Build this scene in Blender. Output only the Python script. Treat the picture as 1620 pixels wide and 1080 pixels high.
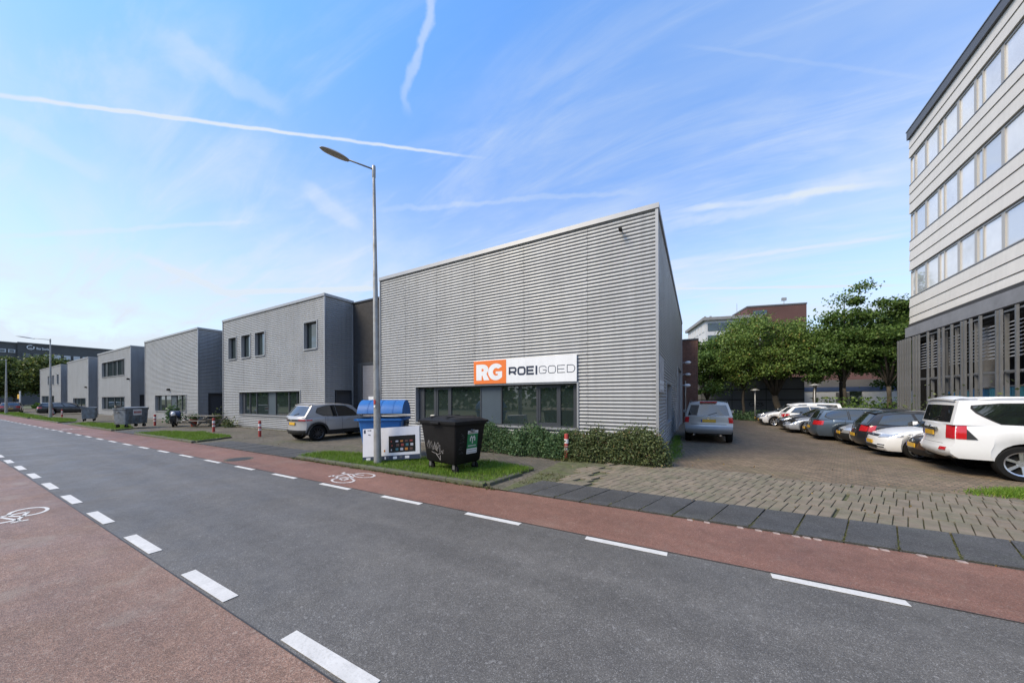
import bpy, bmesh, math, random
import numpy as np
from mathutils import Vector, Matrix
R = math.radians
random.seed(7); np.random.seed(7)
for o in list(bpy.data.objects): bpy.data.objects.remove(o)
scn = bpy.context.scene
col = scn.collection

# ------------------------------------------------------------------ camera
cam = bpy.data.cameras.new('camera'); camo = bpy.data.objects.new('camera', cam); col.objects.link(camo)
cam.sensor_width = 36.0; cam.lens = 520.0 / 1620.0 * 36.0
cam.shift_y = 89.0 / 1620.0
cam.clip_start = 0.05; cam.clip_end = 3000
camo.matrix_world = Matrix.Translation((0, 0, 1.9)) @ Matrix.Rotation(R(29.4), 4, 'Z') @ Matrix.Rotation(R(90), 4, 'X') @ Matrix.Rotation(R(-0.2), 4, 'Z')
scn.camera = camo

# ------------------------------------------------------------------ sky, sun, exposure
SUN_EL, SUN_AZ = R(45), R(216)          # azimuth of the sun, clockwise from +Y
w = bpy.data.worlds.new('World'); scn.world = w; w.use_nodes = True
w.cycles.sampling_method = 'MANUAL'; w.cycles.sample_map_resolution = 512
nt = w.node_tree; nt.nodes.clear()
def N(t, **k):
    n = nt.nodes.new(t)
    for a, b in k.items(): setattr(n, a, b)
    return n
def LK(a, b): nt.links.new(a, b)
def M2(op, a, b=None, c=None, clamp=False):
    n = N('ShaderNodeMath', operation=op); n.use_clamp = clamp
    for i, v in enumerate((a, b, c)):
        if v is None: continue
        if isinstance(v, (int, float)): n.inputs[i].default_value = v
        else: LK(v, n.inputs[i])
    return n.outputs[0]
def DOT(a, v):
    n = N('ShaderNodeVectorMath', operation='DOT_PRODUCT'); LK(a, n.inputs[0]); n.inputs[1].default_value = v
    return n.outputs['Value']
def SMOOTH(x, lo, hi):
    n = N('ShaderNodeMapRange', interpolation_type='SMOOTHSTEP'); LK(x, n.inputs[0])
    n.inputs[1].default_value = lo; n.inputs[2].default_value = hi
    return n.outputs[0]
outw = N('ShaderNodeOutputWorld'); bg = N('ShaderNodeBackground'); LK(bg.outputs[0], outw.inputs[0])
sky = N('ShaderNodeTexSky', sky_type='NISHITA'); sky.sun_disc = False
sky.sun_elevation = SUN_EL; sky.sun_rotation = SUN_AZ; sky.altitude = 0
sky.air_density = 1.0; sky.dust_density = 0.5; sky.ozone_density = 1.5
tc = N('ShaderNodeTexCoord'); dirv = tc.outputs['Generated']
sep = N('ShaderNodeSeparateXYZ'); LK(dirv, sep.inputs[0])
zc = M2('MAXIMUM', sep.outputs[2], 0.0)
den = M2('ADD', zc, 0.12)
comb = N('ShaderNodeCombineXYZ')
LK(M2('DIVIDE', sep.outputs[0], den), comb.inputs[0]); LK(M2('DIVIDE', sep.outputs[1], den), comb.inputs[1])
def NOISE(scale, detail, rough, rot=0.0, sx=1.0, sy=1.0, off=0.0, dist=0.0):
    mp = N('ShaderNodeMapping'); LK(comb.outputs[0], mp.inputs[0])
    mp.inputs['Rotation'].default_value = (0, 0, rot); mp.inputs['Scale'].default_value = (sx, sy, 1); mp.inputs['Location'].default_value = (off, off * .7, 0)
    n = N('ShaderNodeTexNoise'); LK(mp.outputs[0], n.inputs['Vector'])
    n.inputs['Scale'].default_value = scale; n.inputs['Detail'].default_value = detail; n.inputs['Roughness'].default_value = rough
    n.inputs['Distortion'].default_value = dist
    return n.outputs['Fac']
c1 = SMOOTH(NOISE(0.55, 6, .55, rot=.5, sx=1.0, sy=2.3, off=3.1, dist=.5), .38, .78)
c2 = SMOOTH(NOISE(1.7, 8, .62, rot=.25, sx=.6, sy=3.0, off=7.7, dist=.8), .44, .80)
c3 = SMOOTH(NOISE(0.9, 7, .6, rot=-.7, sx=1.0, sy=1.5, off=13.0, dist=.3), .46, .76)
veil = M2('ADD', M2('MULTIPLY', c1, .42), M2('ADD', M2('MULTIPLY', c2, .30), M2('MULTIPLY', c3, .22)))
# thickening of the thin veil towards the horizon
hz = M2('POWER', M2('SUBTRACT', 1.0, M2('MINIMUM', M2('MULTIPLY', zc, 1.40), 1.0)), 1.5)
veil = M2('ADD', M2('ADD', M2('MULTIPLY', veil, M2('SUBTRACT', 1.18, M2('MULTIPLY', SMOOTH(zc, .45, .85), .62))), .02), M2('MULTIPLY', hz, .90))
# vapour trails: bands along great circles
A = R(29.4)
def pdir(px, py):
    r = (px - 810) / 520; u = (629 - py) / 520
    return Vector((-math.sin(A) + math.cos(A) * r, math.cos(A) + math.sin(A) * r, u)).normalized()
tn = N('ShaderNodeTexNoise'); LK(dirv, tn.inputs['Vector']); tn.inputs['Scale'].default_value = 26; tn.inputs['Detail'].default_value = 5
tn2 = N('ShaderNodeTexNoise'); LK(dirv, tn2.inputs['Vector']); tn2.inputs['Scale'].default_value = 7; tn2.inputs['Detail'].default_value = 4
wob = M2('SUBTRACT', tn.outputs['Fac'], .5); wob2 = M2('SUBTRACT', tn2.outputs['Fac'], .5)
TRAILS = [((-260, 112), (785, 253), .0031, .75, .007, .0), ((692, -60), (646, 190), .010, .45, .034, .06),
          ((1060, 70), (1520, 134), .003, .08, .006, 0), ((-80, 155), (190, 285), .014, .16, .02, .03),
          ((1110, 415), (1470, 369), .004, .26, .010, .01), ((1040, 368), (1480, 255), .012, .22, .03, .04),
          ((1050, 338), (1480, 280), .006, .30, .012, .02),
          ((190, 390), (410, 482), .008, .22, .014, .02), ((310, 463), (640, 454), .006, .45, .006, .01), ((1040, 458), (1480, 453), .003, .40, .004, 0),
          ((-60, 376), (420, 348), .004, .20, .01, .01), ((560, 335), (1060, 298), .006, .18, .02, .03), ((470, 292), (580, 358), .018, .28, .03, .04),
          ((240, 60), (470, 170), .022, .25, .05, .08)]
for a, b, wd, st, wa, wb_ in TRAILS:
    va, vb = pdir(*a), pdir(*b)
    n_ = va.cross(vb).normalized(); mid = (va + vb).normalized(); ca = mid.dot(va)
    d = M2('ABSOLUTE', M2('ADD', DOT(dirv, n_), M2('ADD', M2('MULTIPLY', wob, wa), M2('MULTIPLY', wob2, wb_))))
    m = M2('SUBTRACT', 1.0, SMOOTH(d, wd * .25, wd * 1.5))
    win = M2('MULTIPLY', SMOOTH(DOT(dirv, mid), ca, ca + (1 - ca) * .75), M2('ADD', .45, M2('MULTIPLY', tn2.outputs['Fac'], 1.1)))
    veil = M2('ADD', veil, M2('MULTIPLY', M2('MULTIPLY', m, win), st))
veil = M2('MINIMUM', veil, .97)
mx = N('ShaderNodeMix', data_type='RGBA'); LK(veil, mx.inputs[0])
gam = N('ShaderNodeHueSaturation'); LK(sky.outputs[0], gam.inputs['Color']); gam.inputs['Saturation'].default_value = 1.12
tintn = N('ShaderNodeMix', data_type='RGBA', blend_type='MULTIPLY'); tintn.inputs[0].default_value = 1; LK(gam.outputs[0], tintn.inputs[6]); tmx = N('ShaderNodeMix', data_type='RGBA'); LK(SMOOTH(zc, .42, .80), tmx.inputs[0]); tmx.inputs[6].default_value = (.79, .885, 1.05, 1); tmx.inputs[7].default_value = (.84, 1.12, 1.32, 1); LK(tmx.outputs[2], tintn.inputs[7])
LK(tintn.outputs[2], mx.inputs[6]); mx.inputs[7].default_value = (2.46, 2.74, 3.05, 1)
LK(mx.outputs[2], bg.inputs[0]); bg.inputs[1].default_value = 0.15
sl = bpy.data.lights.new('sun', 'SUN'); sl.energy = 2.3; sl.angle = R(28); sl.color = (1, .85, .61)
so = bpy.data.objects.new('sun', sl); col.objects.link(so)
sd = Vector((math.sin(SUN_AZ) * math.cos(SUN_EL), math.cos(SUN_AZ) * math.cos(SUN_EL), math.sin(SUN_EL)))
so.rotation_euler = (-sd).to_track_quat('-Z', 'Y').to_euler(); so.location = sd * 60
vs = scn.view_settings; vs.view_transform = 'Standard'; vs.look = 'None'; vs.exposure = 1.03; vs.gamma = 1.0; vs.use_curve_mapping = False
scn.render.engine = 'CYCLES'

# ------------------------------------------------------------------ helpers
class MB:
    def __init__(s): s.v = []; s.f = []
    def quad(s, a, b, c, d):
        n = len(s.v); s.v += [tuple(a), tuple(b), tuple(c), tuple(d)]; s.f.append((n, n + 1, n + 2, n + 3)); return s
    def poly(s, pts):
        n = len(s.v); s.v += [tuple(p) for p in pts]; s.f.append(tuple(range(n, n + len(pts)))); return s
    def box(s, x0, y0, z0, x1, y1, z1, bev=0.0):
        if x0 > x1: x0, x1 = x1, x0
        if y0 > y1: y0, y1 = y1, y0
        if z0 > z1: z0, z1 = z1, z0
        n = len(s.v)
        if bev <= 0:
            s.v += [(x0, y0, z0), (x1, y0, z0), (x1, y1, z0), (x0, y1, z0), (x0, y0, z1), (x1, y0, z1), (x1, y1, z1), (x0, y1, z1)]
            s.f += [(n, n + 3, n + 2, n + 1), (n + 4, n + 5, n + 6, n + 7), (n, n + 1, n + 5, n + 4), (n + 1, n + 2, n + 6, n + 5), (n + 2, n + 3, n + 7, n + 6), (n + 3, n, n + 4, n + 7)]
        else:
            b = bev
            s.v += [(x0, y0, z0), (x1, y0, z0), (x1, y1, z0), (x0, y1, z0), (x0, y0, z1 - b), (x1, y0, z1 - b), (x1, y1, z1 - b), (x0, y1, z1 - b),
                    (x0 + b, y0 + b, z1), (x1 - b, y0 + b, z1), (x1 - b, y1 - b, z1), (x0 + b, y1 - b, z1)]
            s.f += [(n, n + 3, n + 2, n + 1)] + [(n + i, n + (i + 1) % 4, n + 4 + (i + 1) % 4, n + 4 + i) for i in range(4)] + [(n + 4 + i, n + 4 + (i + 1) % 4, n + 8 + (i + 1) % 4, n + 8 + i) for i in range(4)] + [(n + 8, n + 9, n + 10, n + 11)]
        return s
    def obox(s, c, ax, ay, az, hx, hy, hz):
        c = Vector(c); n = len(s.v)
        for k in ((-1, -1, -1), (1, -1, -1), (1, 1, -1), (-1, 1, -1), (-1, -1, 1), (1, -1, 1), (1, 1, 1), (-1, 1, 1)):
            s.v.append(tuple(c + Vector(ax) * hx * k[0] + Vector(ay) * hy * k[1] + Vector(az) * hz * k[2]))
        s.f += [(n, n + 3, n + 2, n + 1), (n + 4, n + 5, n + 6, n + 7), (n, n + 1, n + 5, n + 4), (n + 1, n + 2, n + 6, n + 5), (n + 2, n + 3, n + 7, n + 6), (n + 3, n, n + 4, n + 7)]
        return s
    def tube(s, pts, rad, n=8, cap=True):
        pts = [Vector(p) for p in pts]; rs = rad if isinstance(rad, (list, tuple)) else [rad] * len(pts)
        st = len(s.v); up = None
        for i, p in enumerate(pts):
            t = (pts[min(i + 1, len(pts) - 1)] - pts[max(i - 1, 0)]).normalized()
            if up is None:
                up = Vector((0, 0, 1)) if abs(t.z) < .9 else Vector((1, 0, 0))
            a = t.cross(up).normalized(); b = a.cross(t).normalized(); up = b
            for k in range(n):
                g = 2 * math.pi * k / n; s.v.append(tuple(p + (a * math.cos(g) + b * math.sin(g)) * rs[i]))
        for i in range(len(pts) - 1):
            for k in range(n):
                k2 = (k + 1) % n
                s.f.append((st + i * n + k, st + i * n + k2, st + (i + 1) * n + k2, st + (i + 1) * n + k))
        if cap:
            s.f.append(tuple(st + k for k in range(n))[::-1]); e = st + (len(pts) - 1) * n; s.f.append(tuple(e + k for k in range(n)))
        return s
    def lathe(s, prof, n=20, c=(0, 0, 0), axis='z'):
        st = len(s.v)
        for (r, h) in prof:
            for k in range(n):
                g = 2 * math.pi * k / n
                a, b = r * math.cos(g), r * math.sin(g)
                p = (a, b, h) if axis == 'z' else ((a, h, b) if axis == 'y' else (h, a, b))
                s.v.append((c[0] + p[0], c[1] + p[1], c[2] + p[2]))
        for i in range(len(prof) - 1):
            for k in range(n):
                k2 = (k + 1) % n
                s.f.append((st + i * n + k, st + i * n + k2, st + (i + 1) * n + k2, st + (i + 1) * n + k))
        return s
    def grid(s, fn, nu, nv):
        st = len(s.v)
        for i in range(nu + 1):
            for j in range(nv + 1): s.v.append(tuple(fn(i / nu, j / nv)))
        for i in range(nu):
            for j in range(nv):
                a = st + i * (nv + 1) + j; s.f.append((a, a + nv + 1, a + nv + 2, a + 1))
        return s
    def stroke(s, pts, wd, to3, closed=False):
        pts = [Vector((p[0], p[1])) for p in pts]; n = len(pts); L = []
        for i in range(n):
            a = pts[(i - 1) % n] if (closed or i > 0) else None; b = pts[(i + 1) % n] if (closed or i < n - 1) else None
            d1 = (pts[i] - a).normalized() if a is not None else None; d2 = (b - pts[i]).normalized() if b is not None else None
            if d1 is None: d1 = d2
            if d2 is None: d2 = d1
            t = (d1 + d2)
            t = t.normalized() if t.length > 1e-6 else d1
            nn = Vector((-t.y, t.x)); sc = 1.0 / max(.5, nn.dot(Vector((-d1.y, d1.x))))
            L.append((pts[i] + nn * wd * .5 * sc, pts[i] - nn * wd * .5 * sc))
        for i in range(n if closed else n - 1):
            p, q = L[i], L[(i + 1) % n]
            s.quad(to3(p[1]), to3(q[1]), to3(q[0]), to3(p[0]))
        return s
    def build(s, name, m, parent=None, smooth=False, loc=None, angle=None):
        me = bpy.data.meshes.new(name); me.from_pydata(s.v, [], s.f); me.update()
        if smooth:
            me.polygons.foreach_set('use_smooth', [True] * len(me.polygons))
            if angle: me.set_sharp_from_angle(angle=R(angle))
        o = bpy.data.objects.new(name, me); col.objects.link(o)
        if m: me.materials.append(m)
        if parent: o.parent = parent
        if loc: o.location = loc
        return o
def tag(o, label=None, cat=None, group=None, kind=None):
    if label: o['label'] = label
    if cat: o['category'] = cat
    if group: o['group'] = group
    if kind: o['kind'] = kind
    return o
def thing(name, label, cat, loc=(0, 0, 0), rz=0.0, group=None):
    o = bpy.data.objects.new(name, None); col.objects.link(o); o.location = loc; o.rotation_euler = (0, 0, rz); o.empty_display_size = .2
    return tag(o, label, cat, group)
def share(o, name, parent, loc=(0, 0, 0), rot=(0, 0, 0), scale=(1, 1, 1)):
    c = bpy.data.objects.new(name, o.data); col.objects.link(c); c.parent = parent; c.location = loc; c.rotation_euler = rot; c.scale = scale
    return c

# ------------------------------------------------------------------ materials
def mat(name, c, rough=.6, metal=0.0, var=0.0, vscale=3.0, spec=.5, bump=0.0, bscale=60.0, coat=0.0, space='obj', streak=0.0, c2=None, c2amt=0.0, c2scale=1.0, rvar=0.0, trans=0.0, island=0.0):
    m = bpy.data.materials.new(name); m.use_nodes = True; t = m.node_tree; b = t.nodes['Principled BSDF']
    L = t.links.new
    b.inputs['Roughness'].default_value = rough; b.inputs['Metallic'].default_value = metal
    b.inputs['Specular IOR Level'].default_value = spec; b.inputs['Coat Weight'].default_value = coat; b.inputs['Coat Roughness'].default_value = .05
    if space == 'obj':
        tcn = t.nodes.new('ShaderNodeTexCoord'); vec = tcn.outputs['Object']
    else:
        tcn = t.nodes.new('ShaderNodeNewGeometry'); vec = tcn.outputs['Position']
    rgb = t.nodes.new('ShaderNodeRGB'); rgb.outputs[0].default_value = (*c, 1); cur = rgb.outputs[0]
    def noise(sc, det=5, ro=.6, scl=None):
        n = t.nodes.new('ShaderNodeTexNoise'); n.inputs['Scale'].default_value = sc; n.inputs['Detail'].default_value = det; n.inputs['Roughness'].default_value = ro
        if scl:
            mp = t.nodes.new('ShaderNodeMapping'); L(vec, mp.inputs[0]); mp.inputs['Scale'].default_value = scl; L(mp.outputs[0], n.inputs['Vector'])
        else: L(vec, n.inputs['Vector'])
        return n.outputs['Fac']
    def rng(x, a, bb, lo, hi):
        n = t.nodes.new('ShaderNodeMapRange'); L(x, n.inputs[0])
        for i, v in enumerate((a, bb, lo, hi)): n.inputs[i + 1].default_value = v
        return n.outputs[0]
    def mul(colr, fac):
        n = t.nodes.new('ShaderNodeVectorMath'); n.operation = 'SCALE'; L(colr, n.inputs[0]); L(fac, n.inputs['Scale']); return n.outputs[0]
    if c2 is not None:
        mxn = t.nodes.new('ShaderNodeMix'); mxn.data_type = 'RGBA'; L(rng(noise(c2scale, 6, .65), .5 - .3 * c2amt, .75 - .15 * c2amt, 0, 1), mxn.inputs[0]); L(cur, mxn.inputs[6]); mxn.inputs[7].default_value = (*c2, 1); cur = mxn.outputs[2]
    if var > 0: cur = mul(cur, rng(noise(vscale), .3, .7, 1 - var, 1 + var))
    if streak > 0: cur = mul(cur, rng(noise(1.0, 4, .6, (6, 6, .35)), .3, .7, 1 - streak, 1 + streak * .4))
    if island > 0:
        gi = t.nodes.new('ShaderNodeNewGeometry'); cur = mul(cur, rng(gi.outputs['Random Per Island'], 0, 1, 1 - island, 1 + island))
    L(cur, b.inputs['Base Color'])
    if rvar > 0: L(rng(noise(vscale * 1.7), .3, .7, max(.02, rough - rvar), min(1, rough + rvar)), b.inputs['Roughness'])
    if bump > 0:
        bn = t.nodes.new('ShaderNodeBump'); bn.inputs['Strength'].default_value = bump; bn.inputs['Distance'].default_value = .01
        L(noise(bscale, 4, .6), bn.inputs['Height']); L(bn.outputs[0], b.inputs['Normal'])
    return m
def leaf_mat(name, ca, cb, cc=None, tr=.35):
    m = bpy.data.materials.new(name); m.use_nodes = True; t = m.node_tree; L = t.links.new; t.nodes.clear()
    o = t.nodes.new('ShaderNodeOutputMaterial'); g = t.nodes.new('ShaderNodeNewGeometry')
    cr = t.nodes.new('ShaderNodeValToRGB'); L(g.outputs['Random Per Island'], cr.inputs[0])
    cr.color_ramp.elements[0].color = (*ca, 1); cr.color_ramp.elements[1].color = (*cb, 1)
    if cc:
        e = cr.color_ramp.elements.new(.91); e.color = (*cb, 1); cr.color_ramp.elements[-1].color = (*cc, 1)
    d = t.nodes.new('ShaderNodeBsdfPrincipled'); d.inputs['Roughness'].default_value = .55; L(cr.outputs[0], d.inputs['Base Color']); d.inputs['Specular IOR Level'].default_value = .35
    tl = t.nodes.new('ShaderNodeBsdfTranslucent'); L(cr.outputs[0], tl.inputs[0])
    ms = t.nodes.new('ShaderNodeMixShader'); ms.inputs[0].default_value = tr; L(d.outputs[0], ms.inputs[1]); L(tl.outputs[0], ms.inputs[2]); L(ms.outputs[0], o.inputs[0])
    return m
def ground_mat(name, base, speck_dark, speck_light, grain=220, patch=.25, rough=.75, pscale=.35, tint=None, tamt=0.0, bump=.25, stain=0.0):
    """asphalt: stone chippings at two sizes, worn patches, fine relief"""
    m = bpy.data.materials.new(name); m.use_nodes = True; t = m.node_tree; b = t.nodes['Principled BSDF']; L = t.links.new
    g = t.nodes.new('ShaderNodeNewGeometry'); P = g.outputs['Position']
    def noise(sc, det, ro):
        n = t.nodes.new('ShaderNodeTexNoise'); n.inputs['Scale'].default_value = sc; n.inputs['Detail'].default_value = det; n.inputs['Roughness'].default_value = ro; L(P, n.inputs['Vector']); return n.outputs['Fac']
    def ramp(x, a, bb, lo=0., hi=1.):
        n = t.nodes.new('ShaderNodeMapRange'); L(x, n.inputs[0]); n.inputs[1].default_value = a; n.inputs[2].default_value = bb; n.inputs[3].default_value = lo; n.inputs[4].default_value = hi; return n.outputs[0]
    def mix(f, a, c):
        n = t.nodes.new('ShaderNodeMix'); n.data_type = 'RGBA'; L(f, n.inputs[0])
        for k, v in ((6, a), (7, c)):
            if isinstance(v, tuple): n.inputs[k].default_value = (*v, 1)
            else: L(v, n.inputs[k])
        return n.outputs[2]
    vo = t.nodes.new('ShaderNodeTexVoronoi'); vo.inputs['Scale'].default_value = grain; L(P, vo.inputs['Vector'])
    sv = t.nodes.new('ShaderNodeSeparateColor'); L(vo.outputs['Color'], sv.inputs[0])
    cur = mix(ramp(sv.outputs[0], .0, 1.), speck_dark, base)
    cur = mix(ramp(sv.outputs[1], .86, .98, 0, .5), cur, speck_light)
    vo2 = t.nodes.new('ShaderNodeTexVoronoi'); vo2.inputs['Scale'].default_value = grain * .28; L(P, vo2.inputs['Vector'])
    sv2 = t.nodes.new('ShaderNodeSeparateColor'); L(vo2.outputs['Color'], sv2.inputs[0])
    cur = mix(ramp(sv2.outputs[0], .97, .998, 0, .28), cur, speck_light)
    cur = mix(ramp(sv2.outputs[1], .90, .98, 0, .25), cur, speck_dark)
    mpt = t.nodes.new('ShaderNodeMapping'); L(P, mpt.inputs[0]); mpt.inputs['Scale'].default_value = (.035, .85, 1); mpt.inputs['Rotation'].default_value = (0, 0, -.012)
    ntk = t.nodes.new('ShaderNodeTexNoise'); ntk.inputs['Scale'].default_value = 1.6; ntk.inputs['Detail'].default_value = 5; L(mpt.outputs[0], ntk.inputs['Vector'])
    sct = t.nodes.new('ShaderNodeVectorMath'); sct.operation = 'SCALE'; L(cur, sct.inputs[0]); L(ramp(ntk.outputs['Fac'], .32, .68, .84, 1.16), sct.inputs['Scale']); cur = sct.outputs[0]
    sc = t.nodes.new('ShaderNodeVectorMath'); sc.operation = 'SCALE'; L(cur, sc.inputs[0]); L(ramp(noise(pscale, 6, .62), .3, .7, 1 - patch, 1 + patch), sc.inputs['Scale']); cur = sc.outputs[0]
    sc = t.nodes.new('ShaderNodeVectorMath'); sc.operation = 'SCALE'; L(cur, sc.inputs[0]); L(ramp(noise(5, 5, .7), .3, .7, .86, 1.14), sc.inputs['Scale']); cur = sc.outputs[0]
    if tint: cur = mix(ramp(noise(.8, 7, .68), .54, .74, 0, tamt), cur, tint)
    if stain > 0: cur = mix(ramp(noise(1.1, 3, .5), .60, .72, 0, stain), cur, speck_dark)
    L(cur, b.inputs['Base Color'])
    L(ramp(noise(1.3, 4, .6), .3, .7, rough - .12, rough + .1), b.inputs['Roughness']); b.inputs['Specular IOR Level'].default_value = .4
    bn = t.nodes.new('ShaderNodeBump'); bn.inputs['Strength'].default_value = bump; bn.inputs['Distance'].default_value = .006; L(vo.outputs['Distance'], bn.inputs['Height']); L(bn.outputs[0], b.inputs['Normal'])
    return m
def brick_mat(name, c1_, c2_, mortar, bw, bh, msize, moss=None, mossamt=0.0, wallaxis=None, rough=.85, rot=0.0, var=.2, bump=.6, off=.5):
    m = bpy.data.materials.new(name); m.use_nodes = True; t = m.node_tree; b = t.nodes['Principled BSDF']; L = t.links.new
    g = t.nodes.new('ShaderNodeNewGeometry'); P = g.outputs['Position']; vec = P
    if wallaxis:
        s = t.nodes.new('ShaderNodeSeparateXYZ'); L(P, s.inputs[0]); c = t.nodes.new('ShaderNodeCombineXYZ')
        if wallaxis == 'x': L(s.outputs[0], c.inputs[0])
        else: L(s.outputs[1], c.inputs[0])
        L(s.outputs[2], c.inputs[1]); vec = c.outputs[0]
    mp = t.nodes.new('ShaderNodeMapping'); L(vec, mp.inputs[0]); mp.inputs['Rotation'].default_value = (0, 0, rot)
    br = t.nodes.new('ShaderNodeTexBrick'); L(mp.outputs[0], br.inputs['Vector'])
    br.inputs['Color1'].default_value = (*c1_, 1); br.inputs['Color2'].default_value = (*c2_, 1); br.inputs['Mortar'].default_value = (*mortar, 1)
    br.inputs['Scale'].default_value = 1; br.inputs['Brick Width'].default_value = bw; br.inputs['Row Height'].default_value = bh; br.inputs['Mortar Size'].default_value = msize; br.offset = off
    br.inputs['Mortar Smooth'].default_value = .3
    cur = br.outputs['Color']
    def noise(sc, det, ro):
        n = t.nodes.new('ShaderNodeTexNoise'); n.inputs['Scale'].default_value = sc; n.inputs['Detail'].default_value = det; n.inputs['Roughness'].default_value = ro; L(P, n.inputs['Vector']); return n.outputs['Fac']
    def ramp(x, a, bb, lo=0., hi=1.):
        n = t.nodes.new('ShaderNodeMapRange'); L(x, n.inputs[0]); n.inputs[1].default_value = a; n.inputs[2].default_value = bb; n.inputs[3].default_value = lo; n.inputs[4].default_value = hi; return n.outputs[0]
    for sc_, v in ((.5, var), (9, .22), (60, .18)):
        sc = t.nodes.new('ShaderNodeVectorMath'); sc.operation = 'SCALE'; L(cur, sc.inputs[0]); L(ramp(noise(sc_, 5, .65), .3, .7, 1 - v, 1 + v), sc.inputs['Scale']); cur = sc.outputs[0]
    if moss:
        n = t.nodes.new('ShaderNodeMix'); n.data_type = 'RGBA'; L(ramp(noise(.55, 7, .7), .5, .7, 0, mossamt), n.inputs[0]); L(cur, n.inputs[6]); n.inputs[7].default_value = (*moss, 1); cur = n.outputs[2]
    L(cur, b.inputs['Base Color']); b.inputs['Roughness'].default_value = rough; b.inputs['Specular IOR Level'].default_value = .3
    bn = t.nodes.new('ShaderNodeBump'); bn.inputs['Strength'].default_value = bump; bn.inputs['Distance'].default_value = .008; bn.invert = True; L(br.outputs['Fac'], bn.inputs['Height']); L(bn.outputs[0], b.inputs['Normal'])
    return m
MT = {}
MT['asphalt'] = ground_mat('asphalt', (.136, .127, .113), (.070, .065, .059), (.36, .35, .335), grain=170, patch=.14, rough=.58, tint=(.168, .160, .146), tamt=.4, bump=.35)
MT['red'] = ground_mat('red_asphalt', (.225, .110, .076), (.112, .056, .040), (.34, .25, .20), grain=150, patch=.16, rough=.6, tint=(.24, .165, .125), tamt=.5, bump=.35, stain=.2)
MT['red_sheen_worn'] = ground_mat('sheen_worn_red_asphalt', (.265, .160, .115), (.115, .070, .050), (.42, .34, .28), grain=130, patch=.16, rough=.58, tint=(.275, .228, .182), tamt=.8, bump=.45, stain=.15)  # grazing sheen painted in as a paler, greyer base; tint patches are scuffs
MT['paint'] = mat('road_paint', (.56, .545, .515), .65, var=.10, vscale=5, space='geo', c2=(.44, .43, .40), c2amt=.05, c2scale=45, bump=.1)
MT['paint_worn'] = mat('worn_road_paint', (.60, .58, .56), .65, var=.15, vscale=9, space='geo', c2=(.30, .24, .22), c2amt=.35, c2scale=14)
MT['slab'] = ground_mat('dark_slab', (.080, .078, .075), (.036, .036, .035), (.16, .16, .165), grain=120, patch=.22, rough=.75, tint=(.10, .11, .085), tamt=.35)
MT['tile'] = mat('concrete_tile', (.185, .150, .110), .85, island=.12, var=.2, vscale=4, space='geo', c2=(.125, .120, .075), c2amt=.3, c2scale=2.2, bump=.35, bscale=160)
MT['clinker'] = brick_mat('brown_clinker', (.235, .168, .112), (.140, .102, .072), (.085, .080, .058), .20, .10, .014, moss=(.14, .135, .07), mossamt=.45, rot=.6)
MT['footway'] = brick_mat('footway_brick', (.150, .125, .10), (.095, .085, .070), (.05, .052, .036), .21, .105, .01, moss=(.085, .095, .045), mossamt=.6)
MT['jointmoss'] = mat('mossy_joint', (.075, .088, .030), .95, var=.4, vscale=7, space='geo', c2=(.10, .09, .06), c2amt=.4, c2scale=3)
MT['kerb'] = mat('kerb_concrete', (.10, .095, .08), .9, var=.25, vscale=4, space='geo', c2=(.075, .085, .04), c2amt=.55, c2scale=4, bump=.4, bscale=90)
MT['soil'] = mat('soil', (.075, .06, .04), .95, var=.3, vscale=6, space='geo', c2=(.06, .08, .03), c2amt=.4, c2scale=3, bump=.5)
MT['ground'] = mat('rough_ground', (.075, .095, .040), .95, var=.3, vscale=.3, space='geo', c2=(.11, .10, .07), c2amt=.3, c2scale=.2)
MT['alu'] = mat('aluminium_cladding', (.355, .362, .372), .46, metal=.30, var=.07, vscale=.5, space='geo', streak=.14, rvar=.06)
MT['alu_trim'] = mat('aluminium_trim', (.33, .335, .345), .4, metal=.35, var=.05)
MT['plaster'] = mat('inner_wall', (.06, .06, .065), .9)
MT['frame'] = mat('anthracite_frame', (.035, .040, .048), .45, var=.08)
MT['panel'] = mat('blue_grey_panel', (.055, .075, .095), .4, var=.06)
MT['glass'] = mat('window_glass', (.020, .030, .028), .025, spec=.9)
MT['glass'].node_tree.nodes['Principled BSDF'].inputs['IOR'].default_value = 1.75
MT['brickdark'] = brick_mat('dark_brick', (.040, .038, .040), (.028, .027, .029), (.055, .053, .050), .21, .065, .010, wallaxis='x', var=.1)
MT['brickred'] = brick_mat('red_brown_brick', (.16, .066, .045), (.105, .045, .034), (.16, .13, .11), .21, .065, .010, wallaxis='x', var=.12)
MT['roofmat'] = mat('roof_felt', (.05, .05, .052), .9, var=.15)
MT['doordark'] = mat('dark_door', (.030, .034, .042), .5, var=.08)
MT['roller'] = mat('roller_door', (.20, .20, .22), .5, var=.06)
MT['white'] = mat('white_board', (.74, .75, .77), .4, var=.03, streak=.06)
MT['orange'] = mat('orange_print', (.74, .17, .025), .45, var=.03)
MT['navy'] = mat('navy_print', (.020, .030, .060), .45)
MT['steel'] = mat('galvanised_steel', (.36, .36, .355), .5, metal=.5, var=.14, vscale=4, streak=.15, c2=(.24, .22, .18), c2amt=.1, c2scale=3)
MT['lampgrey'] = mat('lamp_head_grey', (.26, .265, .26), .45, var=.08)
MT['lens'] = mat('lamp_lens', (.34, .32, .28), .2)
MT['black'] = mat('black_plastic', (.006, .006, .0065), .6, spec=.25, var=.2, vscale=5, bump=.1, rvar=.1)
MT['blue'] = mat('blue_plastic', (.022, .125, .37), .38, var=.12, vscale=3, rvar=.08)
MT['rubber'] = mat('tyre_rubber', (.009, .009, .009), .85, var=.15, spec=.2)
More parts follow.
